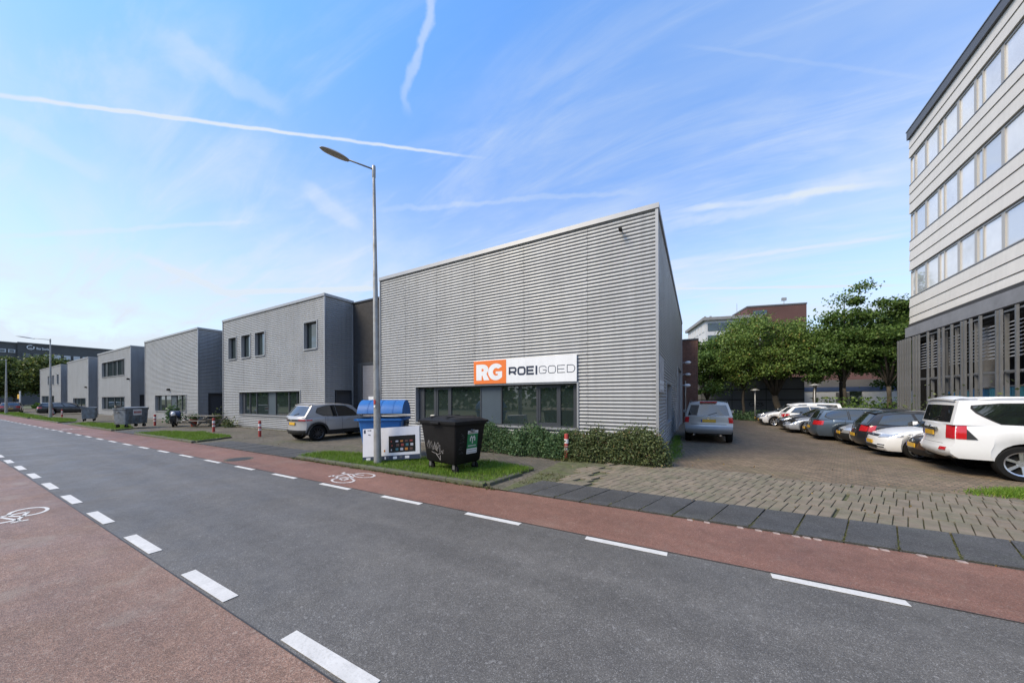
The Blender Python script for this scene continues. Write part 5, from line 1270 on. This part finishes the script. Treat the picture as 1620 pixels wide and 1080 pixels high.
# ------------------------------------------------------------------ red and white bollards
def bollard(label, x, y, tilt=0.0, h=.80, z=.02):
    t = thing('bollard', label, 'bollard', (x, y, z), 0, 'red and white bollards'); t.rotation_euler = (0, tilt, random.uniform(0, 3))
    r = .062
    MB().lathe([(r, 0), (r, h - .03), (r * .9, h - .008), (.005, h)], 16).build('post', MT['red_b'], t, smooth=True, angle=40)
    for z0 in (h * .80 - .07, h * .80 - .27): MB().lathe([(r + .003, z0 - .065), (r + .003, z0 + .065)], 16).build('white_band', MT['white_b'], t, smooth=True)
    MB().lathe([(r, h * .5 + .02), (r + .012, h * .5 + .02), (r + .012, h * .5 - .01), (r, h * .5 - .01)], 16).build('collar', MT['red_b'], t, smooth=True)
bollard('red and white bollard in front of the shrubs', -3.44, 9.42, .02)
bollard('red and white bollard left of the grey crossover', -18.88, 8.05)
bollard('red and white bollard in front of the picnic table', -23.95, 7.95)
bollard('red and white bollard right behind the long grey skip', -33.4, 7.85)
bollard('red and white bollard right of the far street lamp', -59.2, 7.0)
bollard('red and white bollard left of the far street lamp by the black car', -66.0, 7.15)

# ------------------------------------------------------------------ bins
def loft_box(sections, n=6, r=.06):
    """sections: (z, hx, hy, cx, cy) rounded rectangles"""
    mb = MB(); loops = []
    for z, hx, hy, cx, cy in sections:
        lp_ = []
        for (sx, sy, a0) in ((1, 1, 0), (-1, 1, 90), (-1, -1, 180), (1, -1, 270)):
            for k in range(n): a = R(a0 + 90 * k / (n - 1)); lp_.append((cx + sx * (hx - r) + r * math.cos(a), cy + sy * (hy - r) + r * math.sin(a), z))
        loops.append(lp_)
    m = len(loops[0])
    for lp_ in loops: mb.v += lp_
    for i in range(len(loops) - 1):
        for k in range(m):
            k2 = (k + 1) % m; mb.f.append((i * m + k, i * m + k2, (i + 1) * m + k2, (i + 1) * m + k))
    mb.f.append(tuple(range(m))[::-1]); mb.f.append(tuple((len(loops) - 1) * m + k for k in range(m)))
    return mb
def castor(t, x, y, m='plasticgrey'):
    MB().tube([(x, y - .03, .1), (x, y + .03, .1)], .098, 16).build('wheel', MT['rubber'], t, smooth=True, angle=40)
    MB().box(x - .05, y - .05, .1, x + .03, y - .035, .24).build('castor_fork', MT[m], t); MB().box(x - .05, y + .035, .1, x + .03, y + .05, .24).build('castor_fork', MT[m], t)
# black four-wheeled container
bk = thing('wheeled_bin', 'black wheeled waste container with graffiti and a green sticker', 'waste bin', (-5.45, 6.60, .085), R(-9))
bd = loft_box([(.22, .52, .40, 0, 0), (.26, .55, .43, 0, 0), (.7, .60, .47, 0, 0), (1.15, .655, .515, 0, 0), (1.17, .69, .545, 0, 0), (1.22, .69, .545, 0, 0)]).build('body', MT['black'], bk, smooth=True, angle=40)
lid = MB(); lid.grid(lambda u, v: ((2 * u - 1) * (.70 - .035 * (2 * v - 1) ** 2 * 0), (2 * v - 1) * .56, 1.235 + .10 * (1 - (2 * v - 1) ** 4) ** .5 * (1 - (2 * u - 1) ** 8) + .02), 14, 10)
lid.box(-.705, -.565, 1.20, .705, .565, 1.258); ld = lid.build('lid', MT['black'], bk, smooth=True, angle=45)
for x in (-.30, .30): MB().box(x - .02, -.5, 1.345, x + .02, .5, 1.362, .005).build('lid_rib', MT['black'], ld)
MB().box(-.16, -.62, 1.19, .16, -.56, 1.235, .01).build('lid_grip', MT['black'], ld)
for sx in (-1, 1): MB().tube([(sx * .66, 0, 1.02), (sx * .76, 0, 1.02)], .035, 10).build('lifting_pin', MT['steel'], bk)
for x in (-.44, .44):
    for y in (-.33, .33): castor(bk, x, y)
def fy(z): return -pl([(.26, .43), (.7, .47), (1.15, .515)], z) - .004
def fxr(z): return pl([(.26, .55), (.7, .60), (1.15, .655)], z) + .004
# graffiti scrawl on the front
rg = random.Random(4); mb = MB()
for k in range(9):
    x0 = -.40 + k * .062; pts = [(x0 + rg.uniform(-.03, .03), .62 + rg.uniform(-.08, .08) - k * .008)]
    for j in range(5): pts.append((pts[-1][0] + rg.uniform(-.05, .07), .66 - k * .010 + rg.uniform(-.13, .13)))
    mb.stroke(pts, .0065, lambda p, kk=k: (p.x, fy(p.y) - .0006 * kk, p.y))
mb.stroke([(-.3, .48), (-.05, .43), (.05, .47)], .008, lambda p: (p.x, fy(p.y), p.y)); mb.stroke([(-.12, .44), (.02, .30), (.03, .42)], .014, lambda p: (p.x, fy(p.y) - .001, p.y))
mb.build('graffiti', mat('faded_spray', (.34, .33, .33), .7), bd)
mb = MB()
for k in range(6):
    pts = [(-.32 + rg.uniform(-.03, .03), .5 + k * .08)]
    for j in range(4): pts.append((-.28 + rg.uniform(-.08, .08), .52 + k * .08 + rg.uniform(-.05, .05)))
    mb.stroke(pts, .005, lambda p, kk=k: (fxr(p.y) + .0006 * kk, p.x, p.y))
mb.build('graffiti', MT['plasticgrey'], bd)
# green sticker on the end
def stk(y0, z0, y1, z1, m, o, nm='sticker', par=bd): return MB().quad((fxr(z0) + o, y0, z0), (fxr(z0) + o, y1, z0), (fxr(z1) + o, y1, z1), (fxr(z1) + o, y0, z1)).build(nm, MT[m], par)
sk = stk(-.10, .45, .25, 1.02, 'green_st', .003)
stk(-.10, .45, .25, .58, 'white_b', .005, 'white_strip', sk); stk(-.10, .94, .25, 1.02, 'white_b', .005, 'white_strip', sk)
mb = MB(); T = lambda p: (fxr(p.y) + .006, p.x, p.y)
mb.stroke([(.075, .70), (.075, .84)], .03, T); mb.stroke([(.075, .82), (.03, .875), (.0, .83), (.0, .76)], .03, T); mb.stroke([(.075, .82), (.12, .875), (.15, .83), (.15, .76)], .03, T); mb.build('emblem', MT['white_b'], sk)
mb = MB()
for k in range(8):
    for z, h_ in ((.955, .04), (.475, .03), (.53, .03)): mb.quad(*[(fxr(z) + .007, y, zz) for y, zz in ((-.07 + k * .038, z), (-.07 + k * .038 + .024, z), (-.07 + k * .038 + .024, z + h_), (-.07 + k * .038, z + h_))])
tag(mb.build('small_print', MT['navy'], sk), kind='stuff')
mb = MB()
for k in range(9): mb.quad(*[(fxr(z) + .006, y, z) for y, z in ((-.06 + k * .03, .63), (-.06 + k * .03 + .02, .63), (-.06 + k * .03 + .02, .66), (-.06 + k * .03, .66))])
tag(mb.build('small_print', MT['white_b'], sk), kind='stuff')
# blue container with domed lid half open
bl = thing('wheeled_bin', 'blue wheeled container with raised domed lid behind the white box', 'waste bin', (-8.80, 7.25, .09), R(33))
bb_ = loft_box([(.20, .50, .40, 0, 0), (.24, .54, .43, 0, 0), (.7, .60, .48, 0, 0), (1.10, .65, .52, 0, 0), (1.12, .69, .56, 0, 0), (1.19, .69, .56, 0, 0)])
bb_.f.pop()
bbd = bb_.build('body', MT['blue'], bl, smooth=True, angle=40)
MB().box(-.60, -.47, .9, .60, .47, .92).build('bin_inside', MT['under'], bbd)
dm = MB(); tilt = R(-4)
def domep(u, v, o=0.0):
    g = math.pi * (.04 + .92 * v); x = (2 * u - 1) * .68; y = -math.cos(g) * (.55 + o); z = math.sin(g) * (.52 + o)
    # hinge at the back edge (y=+.55), front edge raised
    yy = y - .55; zz = z; c, s = math.cos(tilt), math.sin(tilt)
    return (x, .55 + yy * c - zz * s, 1.20 + yy * s + zz * c)
dm.grid(lambda u, v: domep(u, v), 10, 16); dl_ = dm.build('lid', MT['blue'], bl, smooth=True)
for sx in (0.0, 1.0):
    mb = MB(); n_ = 16; P_ = [domep(sx, k / n_) for k in range(n_ + 1)]; mb.poly(P_); mb.build('lid_end', MT['blue'], dl_)
for uu in (.22, .5, .78):
    mb = MB(); mb.grid(lambda u, v, uu=uu: domep(uu + .012 * (u - .5), v, .012), 1, 16); mb.build('lid_rib', MT['blue'], dl_, smooth=True)
for sx in (-1, 1):
    MB().tube([(sx * .64, 0, 1.02), (sx * .76, 0, 1.02)], .035, 10).build('lifting_pin', MT['frame'], bl); MB().box(sx * .64, -.2, .82, sx * .70, .2, 1.1, .01).build('side_plate', MT['frame'], bl)
MB().box(-.78, -.5, 1.12, -.69, .5, 1.17).build('grip', MT['blue'], bl)
for x in (-.42, .42):
    for y in (-.32, .32): castor(bl, x, y)
# flat television carton leaning on the blue container
cx0, cy0 = -8.27, 6.04
tv = thing('cardboard_box', 'flat white television carton leaning against the blue container', 'box', (cx0, cy0, .095), R(17)); tv.rotation_euler = (R(-9), R(-3.5), R(30))
WB, HB, DB = 1.62, .93, .14
MB().box(0, 0, 0, WB, DB, HB).build('carton', MT['cardboard'], tv)
MB().box(.0, -.003, .0, WB, -.001, .13).build('dark_band', MT['navy'], tv)
for k, (a, b) in enumerate(((.10, .22), (.42, .50), (.62, .66), (.70, .74), (.86, .97), (1.05, 1.12), (1.2, 1.32))): MB().box(a, -.005, .03 + .02 * (k % 2), b, -.003, .10).build('band_print', MT['cardboard'] if k % 2 == 0 else MT['plasticgrey'], tv)
scr = MB().box(.74, -.004, .21, 1.50, -.001, .68).build('screen_print', MT['under'], tv)
cols = [mat('print_red', (.22, .03, .02), .5), mat('print_orange', (.40, .15, .02), .5), mat('print_teal', (.03, .12, .15), .5), mat('print_brown', (.09, .04, .03), .5), mat('print_pale', (.38, .38, .42), .5)]
k = 0
for rr_, zz in enumerate((.26, .38, .50)):
    for c_ in range(5):
        x = .80 + c_ * .135 + (.02 if rr_ == 1 else 0); MB().box(x, -.006, zz, x + (.03 if c_ == 0 else .08), -.004, zz + (.045 if (rr_ == 2 or c_ == 0) else .07)).build('screen_icon', cols[(k * 2 + rr_) % 5 if c_ else 4 if rr_ == 0 else 0], scr); k += 1
MB().box(.03, -.004, .80, .08, -.001, .90).build('corner_print', MT['navy'], tv)
mb = MB()
for a, b, z in ((.14, .155, .86), (.17, .185, .86), (.20, .24, .86), (.40, .46, .84), (.16, .19, .74), (.20, .22, .73)): mb.box(a, -.004, z, b, -.001, z + .03)
tag(mb.build('small_print', MT['navy'], tv), kind='stuff')
MB().box(.60, -.004, .24, .64, -.001, .30).build('energy_label', cols[1], tv)
# litter on the bin edge
lt = MB(); lt.obox((0, 0, .04), (.9, .3, 0), (-.3, .9, .2), (0, -.2, .9), .05, .04, .05); tag(lt.build('paper_cup', mat('cream_paper', (.55, .50, .40), .8), loc=(-6.04, 6.48, 1.37)), 'crumpled cream paper cup on the lid of the black bin', 'cup')
# grey steel skips on the left
def skip(label, x, y, rz, Lx, Ly, h, plate):
    t = thing('steel_skip', label, 'skip', (x, y, .09), rz)
    b = loft_box([(.22, Lx * .48, Ly * .45, 0, 0), (.9 * h, Lx * .5, Ly * .5, 0, 0), (.9 * h + .02, Lx * .52, Ly * .53, 0, 0), (h, Lx * .52, Ly * .53, 0, 0)], r=.05); b.build('body', MT['skipgrey'], t, smooth=True, angle=35)
    m_ = MB(); m_.grid(lambda u, v: ((2 * u - 1) * Lx * .51, (2 * v - 1) * Ly * .52, h + .01 + .05 * (1 - (2 * v - 1) ** 2)), 4, 6); m_.build('lid', MT['skipgrey'], t, smooth=True)
    for k in range(4): MB().box(-Lx * .4 + k * Lx * .26, -Ly * .5 - .02, .3, -Lx * .4 + k * Lx * .26 + .05, -Ly * .44, h * .88).build('rib', MT['skipgrey'], t)
    for sx in (-1, 1):
        for sy in (-1, 1): castor(t, sx * Lx * .38, sy * Ly * .34)
        MB().tube([(sx * Lx * .5, 0, h * .8), (sx * (Lx * .5 + .12), 0, h * .8)], .04, 8).build('lifting_pin', MT['steel'], t)
    if plate:
        p_ = MB().box(-.28, -Ly * .5 - .045, h * .62, .22, -Ly * .5 - .03, h * .92).build('sign_plate', MT['white_b'], t)
        mb = MB()
        for k in range(6): mb.box(-.24 + k * .075, -Ly * .5 - .05, h * .72, -.24 + k * .075 + .05, -Ly * .5 - .045, h * .83)
        tag(mb.build('plate_print', MT['red_b'], p_), kind='stuff')
    return t
skip('long grey steel skip on wheels with a white sign plate', -32.0, 6.45, R(121), 1.35, .78, 1.25, True)
skip('small grey steel skip on wheels, farther left', -44.0, 6.55, R(166), 1.15, .74, 1.12, False)

# ------------------------------------------------------------------ scooter, pot, table, small things by the units
sc_ = thing('scooter', 'parked motor scooter with white front and blue cover by the shop window', 'scooter', (-31.1, 8.25, .02), R(158))
for x in (-.58, .58):
    MB().lathe([(.13, -.045), (.23, -.05), (.245, 0), (.23, .05), (.13, .045)], 20, (x, 0, .245), 'y').build('wheel', MT['rubber'], sc_, smooth=True)
    MB().lathe([(.01, -.03), (.13, -.04), (.13, .04), (.01, .03)], 14, (x, 0, .245), 'y').build('rim', MT['alloy'], sc_, smooth=True)
loft_box([(.22, .30, .13, -.3, 0), (.45, .42, .16, -.35, 0), (.66, .40, .15, -.36, 0)], r=.06).build('rear_body', PT['dark'], sc_, smooth=True, angle=40)
loft_box([(.64, .36, .13, -.30, 0), (.74, .38, .14, -.32, 0), (.78, .30, .10, -.34, 0)], r=.06).build('seat', MT['cartrim'], sc_, smooth=True, angle=40)
MB().box(-.15, -.15, .22, .35, .15, .28, .02).build('foot_board', MT['cartrim'], sc_)
mb = MB(); mb.grid(lambda u, v: (.36 + .10 * (1 - v) * 1.0 - .10 * v + .07 * (1 - (2 * u - 1) ** 2), (2 * u - 1) * .20 * (1 - .25 * v), .28 + .70 * v), 6, 6); mb.build('leg_shield', PT['white'], sc_, smooth=True)
MB().tube([(.58, .07, .245), (.50, .05, .6), (.36, 0, .95)], .028, 8).build('fork', MT['steel'], sc_); MB().tube([(.30, -.33, 1.0), (.36, -.1, .98), (.36, .1, .98), (.30, .33, 1.0)], .018, 8).build('handlebar', MT['cartrim'], sc_)
loft_box([(.90, .09, .13, .36, 0), (1.05, .06, .10, .34, 0)], r=.04).build('headset', PT['dark'], sc_, smooth=True, angle=40)
loft_box([(.55, .12, .26, .22, 0), (.9, .10, .28, .20, 0), (1.08, .07, .22, .24, 0)], r=.06).build('leg_cover', mat('blue_cover', (.03, .05, .10), .7), sc_, smooth=True)
MB().lathe([(.01, .74), (.10, .76), (.12, .92), (.06, 1.02), (.01, 1.03)], 10, (-.62, 0, 0)).build('top_box', PT['white'], sc_, smooth=True)
def leaf_cloud(name, parent, m, fn, n, size, seed):
    rs_ = np.random.RandomState(seed); P = fn(rs_, n); k = len(P)
    U = rs_.normal(0, 1, (k, 3)); U /= np.linalg.norm(U, axis=1)[:, None]; V = np.cross(U, rs_.normal(0, 1, (k, 3))); V /= np.linalg.norm(V, axis=1)[:, None]
    s_ = size * rs_.uniform(.55, 1.3, k)[:, None]
    return cards(name, P, U * s_ * .55, V * s_, m, parent)
pt_ = thing('potted_plant', 'small plant in a red pot beside the picnic table', 'plant', (-30.0, 8.9, .02))
MB().lathe([(.01, 0), (.14, 0), (.20, .45), (.23, .45), (.23, .50), (.19, .50), (.18, .44), (.01, .44)], 18).build('pot', MT['pot'], pt_, smooth=True, angle=40)
leaf_cloud('foliage', pt_, MT['leafH'], lambda r_, n: np.stack([r_.normal(0, .14, n), r_.normal(0, .14, n), .52 + abs(r_.normal(0, .14, n))], 1), 240, .07, 3)
sh = thing('shrub', 'small pale green shrub against the unit right of the long grey skip', 'shrub', (-35.3, 9.3, .02))
leaf_cloud('foliage', sh, MT['leafH'], lambda r_, n: np.stack([r_.normal(0, .22, n), r_.normal(0, .22, n), abs(r_.normal(.6, .32, n))], 1), 600, .13, 4)
MB().tube([(0, 0, 0), (.05, .02, .9)], [.04, .02], 6).build('stem', MT['bark'], sh)
for i, (x, lb, hh) in enumerate(((-26.9, 'small weed bush at the foot of the wall left of the crossover', .5), (-27.5 + .2, 'dark shrub behind the picnic table at the building corner', .9))):
    s_ = thing('shrub', lb, 'shrub', (x - (1.6 if i else -.0), 9.75, .02)); leaf_cloud('foliage', s_, MT['leafHb'], lambda r_, n: np.stack([r_.normal(0, .22, n), r_.normal(0, .15, n), abs(r_.normal(.0, hh * .5, n))], 1), 260, .09, 14 + i); MB().tube([(0, 0, 0), (.03, .02, hh * .7)], [.02, .01], 5).build('stem', MT['bark'], s_)
tbz = thing('picnic_table', 'weathered wooden picnic table in front of the dark side door', 'table', (-28.9, 9.15, .02), R(24))
for k in range(4): MB().box(-1.0, -.36 + k * .185, .72, 1.0, -.36 + k * .185 + .165, .76).build('table_plank', MT['wood'], tbz)
for sy in (-1, 1):
    for k in range(2): MB().box(-1.0, sy * (.68 + .14 * k) - .06, .43, 1.0, sy * (.68 + .14 * k) + .06, .47).build('bench_plank', MT['wood'], tbz)
for x in (-.72, .72):
    MB().box(x - .03, -.82, .36, x + .03, .82, .43).build('cross_beam', MT['wood'], tbz)
    for sy in (-1, 1): MB().obox((x + .045, sy * .42, .36), (1, 0, 0), (0, .62, .785 * -sy), (0, .785 * sy, .62), .03, .05, .46).build('leg', MT['wood'], tbz)
# stacked pallets and junk beside the small skip
jk = thing('junk_pile', 'pile of brown crates beside the dark side door, behind the small skip', 'crates', (-48.6, 8.6, .02))
for i, (x, y, z, s) in enumerate(((0, 0, 0, .5), (.55, .1, 0, .45), (.1, .05, .5, .42), (.6, .12, .45, .4), (.15, .1, .92, .38))): MB().box(x, y, z, x + s, y + s, z + s * .95).build('crate', MT['cardbrown' if i % 2 else 'wood'], jk)
# small yellow sign post far left
ys = thing('sign_post', 'small yellow direction sign on a post at the left edge', 'sign', (-92, 7.0, .02)); MB().tube([(0, 0, 0), (0, 0, 3.2)], .08, 8).build('post', MT['white_b'], ys); MB().box(-2.6, -.05, 2.0, -.1, .05, 2.7).build('sign_board', MT['plate'], ys)

# ------------------------------------------------------------------ shrubs in front of the near building
def hedge(label, x0, x1, m, n, seed, hmax):
    t = thing('shrub', label, 'shrub', ((x0 + x1) / 2, 9.7, .02)); cx = (x0 + x1) / 2
    mounds = []; rr_ = random.Random(seed); x = x0
    while x < x1:
        mounds.append((x - cx, rr_.uniform(-.05, .18), rr_.uniform(.36, .6), rr_.uniform(.36, .5), hmax * rr_.uniform(.72, 1.05))); x += rr_.uniform(.22, .38)
    def fn(rs_, n):
        out = []; per = n // len(mounds)
        for (mx_, my, rx, ry, hz) in mounds:
            d = rs_.normal(0, 1, (per, 3)); d /= np.linalg.norm(d, axis=1)[:, None]; d[:, 2] = abs(d[:, 2]); rad = rs_.uniform(.55, 1.06, per) ** .6; rad = rad * np.where(rs_.uniform(0, 1, per) < .14, rs_.uniform(1.0, 1.28, per), 1.0)
            p = np.stack([mx_ + d[:, 0] * rx * rad, my + d[:, 1] * ry * rad, .02 + d[:, 2] * hz * rad * .96], 1); out.append(p)
        p = np.concatenate(out); return p[p[:, 1] < .42]
    leaf_cloud('foliage', t, m, fn, int(n * 1.35), .040, seed)
    mb = MB()
    for k in range(26):
        bx = rr_.uniform(x0, x1) - cx; mb.tube([(bx, .0, 0), (bx + rr_.uniform(-.2, .2), rr_.uniform(-.2, .2), hmax * rr_.uniform(.5, .8))], [.014, .006], 5)
    tag(mb.build('stems', MT['bark'], t), kind='stuff')
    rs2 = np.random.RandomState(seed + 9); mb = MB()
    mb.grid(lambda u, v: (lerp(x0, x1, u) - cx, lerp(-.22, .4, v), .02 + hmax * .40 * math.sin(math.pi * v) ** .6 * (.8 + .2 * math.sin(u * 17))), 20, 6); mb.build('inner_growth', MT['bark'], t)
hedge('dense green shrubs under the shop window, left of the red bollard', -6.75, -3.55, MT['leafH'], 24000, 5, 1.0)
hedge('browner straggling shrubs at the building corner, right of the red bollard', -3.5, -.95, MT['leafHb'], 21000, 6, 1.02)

# ------------------------------------------------------------------ trees
def tree(name, label, x, y, z, h, trunk_h, rx, ry, m, nleaf, size, seed, group, fork=None, tr=.16, lean=(0, 0), crown_z=None, slim=False):
    t = thing(name, label, 'tree', (x, y, z), 0, group); rr_ = random.Random(seed); mb = MB()
    top = Vector((lean[0], lean[1], h * .86)); cz0 = trunk_h; cz = crown_z or (trunk_h + h) / 2; hz = (h - trunk_h) / 2 * 1.04
    f0_ = fork or trunk_h * .95
    trunk = [Vector((0, 0, 0))]
    for k in range(1, 6):
        f = k / 5; trunk.append(Vector((lean[0] * f * .5 + rr_.uniform(-.05, .05), lean[1] * f * .5 + rr_.uniform(-.05, .05), f0_ * f)))
    mb.tube(trunk, [tr * (1.25 if i == 0 else 1) * lerp(1, .78, i / 5) for i in range(6)], 9)
    clumps = []; fk = trunk[-1]
    nl = 5 if slim else 8
    if slim: mb.tube([fk, Vector((lean[0] * .7, lean[1] * .7, lerp(f0_, h, .5))), Vector((lean[0], lean[1], h * .93))], [tr * .75, tr * .4, tr * .12], 7)
    for k in range(nl):
        a = 2 * math.pi * k / nl + rr_.uniform(-.35, .35); b = rr_.uniform(.25, 1.0)
        st_ = fk.lerp(Vector((lean[0] * .7, lean[1] * .7, h * .7)), rr_.uniform(0, .8)) if slim else fk
        e = Vector((lean[0] + math.cos(a) * rx * .72 * rr_.uniform(.6, 1), lean[1] + math.sin(a) * ry * .72 * rr_.uniform(.6, 1), cz + hz * lerp(-.55, .75, b if not slim else (k + .5) / nl)))
        m1 = st_.lerp(e, .5) + Vector((rr_.uniform(-.2, .2), rr_.uniform(-.2, .2), rr_.uniform(-.1, .25)))
        mb.tube([st_, m1, e], [tr * .55, tr * .33, tr * .10], 7)
        for j in range(4):
            s0_ = m1.lerp(e, rr_.uniform(0, .9)); e2 = s0_ + Vector((rr_.uniform(-1, 1) * rx * .4, rr_.uniform(-1, 1) * ry * .4, rr_.uniform(-.2, .6) * hz * .5)); mb.tube([s0_, e2], [tr * .16, tr * .05], 5); clumps.append(e2)
        clumps.append(e)
    mb.build('trunk', MT['bark'], t, smooth=True)
    rs_ = np.random.RandomState(seed)
    nc = 46 if slim else 90
    while len(clumps) < nc:
        d = Vector((rr_.gauss(0, 1), rr_.gauss(0, 1), rr_.gauss(0, 1))).normalized() * rr_.uniform(.35, 1.0) ** .5
        wv_ = (1 - .35 * max(0, d.z)) * rr_.uniform(.8, 1.06)
        clumps.append(Vector((lean[0] + d.x * rx * wv_, lean[1] + d.y * ry * wv_, cz + d.z * hz * (1 if d.z > 0 else .86))))
    def fn(r_, n):
        per = n // len(clumps); out = []
        for c in clumps:
            s_ = r_.uniform(.55, 1.15) * min(rx, hz) * (.19 if not slim else .22)
            p = r_.normal(0, 1, (per, 3)) * np.array([s_, s_, s_ * .55]); out.append(p + np.array(c))
        return np.concatenate(out)
    leaf_cloud('crown', t, m, fn, nleaf, size, seed)
    return t
gt = 'trees at the end of the lot'
tree('plane_tree', 'broad tree with forked trunk behind the parked cars, touched by autumn colour', 6.4, 36.5, -.2, 9.5, 3.2, 4.0, 3.4, MT['leafA'], 40800, 0.114, 11, gt, fork=2.2, tr=.28, lean=(-.9, 0))
tree('young_tree', 'small tree with a thin straight trunk in front of the grey hall', 3.7, 36.6, -.2, 7.0, 2.9, 2.3, 2.0, MT['leafA'], 16150, 0.110, 12, gt, tr=.11)
tree('young_tree', 'tree with thin trunk beside the low lamp in front of the white hall', 8.3, 35.2, -.2, 7.2, 3.2, 1.9, 1.9, MT['leafB'], 14450, 0.110, 13, gt, tr=.13)
tree('slender_tree', 'tallest slender tree with sparse upper crown at the end of the lot', 10.0, 35.0, -.2, 10.7, 2.9, 1.85, 1.8, MT['leafB'], 12750, 0.114, 14, gt, tr=.13, slim=True)
tree('young_tree', 'dark leafy tree left of the slender one, its trunk before the white hall', 10.6, 38.0, -.2, 8.5, 3.5, 2.5, 2.2, MT['leafB'], 17000, 0.114, 15, gt, tr=.15)
tree('young_tree', 'dark round-topped tree against the office corner', 12.3, 34.6, -.2, 9.2, 3.0, 2.0, 2.3, MT['leafB'], 22100, 0.110, 16, gt, tr=.15)
tree('young_tree', 'green tree behind the brick annex', .9, 37.5, -.2, 8.0, 1.9, 2.0, 2.3, MT['leafB'], 18700, 0.114, 17, gt, tr=.13)
tree('young_tree', 'dark tree behind the office corner at the right end of the tree group', 15.0, 40, -.2, 9.6, 2.0, 2.8, 2.5, MT['leafB'], 15300, 0.144, 18, gt, tr=.15)
# left trees
gl = 'trees at the far left'
tree('street_tree', 'large green tree at the left edge of the picture', -126, 7.0, 0, 10.6, 2.4, 5.2, 4.6, MT['leafC'], 22100, 0.274, 21, gl, tr=.3)
tree('street_tree', 'wide green tree right of the left edge, behind the far street lamp', -122, 12.4, 0, 10.9, 2.4, 4.6, 3.8, MT['leafC'], 20400, 0.274, 22, gl, tr=.30)
tree('street_tree', 'tree peeping over the roof of the last unit', -150, 24, 0, 13.6, 3.0, 8.0, 7, MT['leafB'], 15300, 0.380, 23, gl, tr=.3)
tree('street_tree', 'dark green tree far behind at the left edge', -142, 10, 0, 11.0, 2.4, 6, 6.5, MT['leafB'], 15300, 0.342, 24, gl, tr=.26)
# low undergrowth at the lot end
def undergrowth(name, label, x0, x1, y0, y1, h, n, size, m, seed, z=-.2):
    o = leaf_cloud(name, None, m, lambda r_, k: np.stack([r_.uniform(x0, x1, k), r_.uniform(y0, y1, k), z + h * abs(r_.normal(0, .45, k)).clip(0, 1.15)], 1), n, size, seed); tag(o, label, 'undergrowth', None, 'stuff'); return o
undergrowth('undergrowth', 'tall weeds and shrubs between the lot and the white hall', 8.4, 14.5, 32.5, 37, 1.75, 9000, .13, MT['leafB'], 31)
undergrowth('undergrowth', 'low grass and weeds below the grey hall', .2, 6.5, 34.5, 39, .75, 6000, .10, MT['leafH'], 32)
undergrowth('undergrowth', 'straggling weeds between the office fins and the parked cars', 10.6, 11.2, 14, 29, 2.2, 1100, .09, MT['leafHb'], 33, z=0)
undergrowth('undergrowth', 'yellow green rough grass behind the far left cars', -128, -98, 11, 17, .9, 2500, .4, MT['grass'], 34, z=0)
# wood on the far side of the road, seen only as reflection in the shop windows
rs_ = np.random.RandomState(77)
def woodfn(r_, n):
    cx = r_.uniform(-150, 40, 130); out = []
    for c in cx:
        k = n // 130; hh = r_.uniform(3.5, 7.5); out.append(np.stack([r_.normal(c, 2.2, k), r_.normal(-24, 1.6, k), np.abs(r_.normal(hh * .55, hh * .26, k))], 1))
    return np.concatenate(out)
tag(leaf_cloud('tree_belt', None, MT['leafB'], woodfn, 26000, .62, 77), 'green tree belt across the road, mirrored in the shop windows', 'trees', None, 'stuff')
# fallen leaves on the pavement and in the gutter
def litter(r_, n):
    a = np.stack([r_.uniform(-12, 9, n // 2), np.zeros(n // 2), np.full(n // 2, .03)], 1); a[:, 1] = 5.78 + .012 * a[:, 0] + np.abs(r_.normal(0, .22, n // 2)); a[:, 2] = .012 + .05 * (a[:, 1] > 6.7)
    b = np.stack([r_.uniform(-20, 8, n // 2), r_.uniform(6.6, 11.5, n // 2), np.full(n // 2, .062)], 1); b = b[~((b[:, 0] < -1) & (b[:, 1] > 9.5))]; return np.concatenate([a, b])
lf = leaf_cloud('fallen_leaves', None, leaf_mat('fallen_leaf', (.13, .07, .025), (.24, .17, .05), (.30, .28, .22), tr=.1), litter, 420, .028, 41); tag(lf, 'scattered small fallen leaves on the pavement and gutter', 'leaves', None, 'stuff')
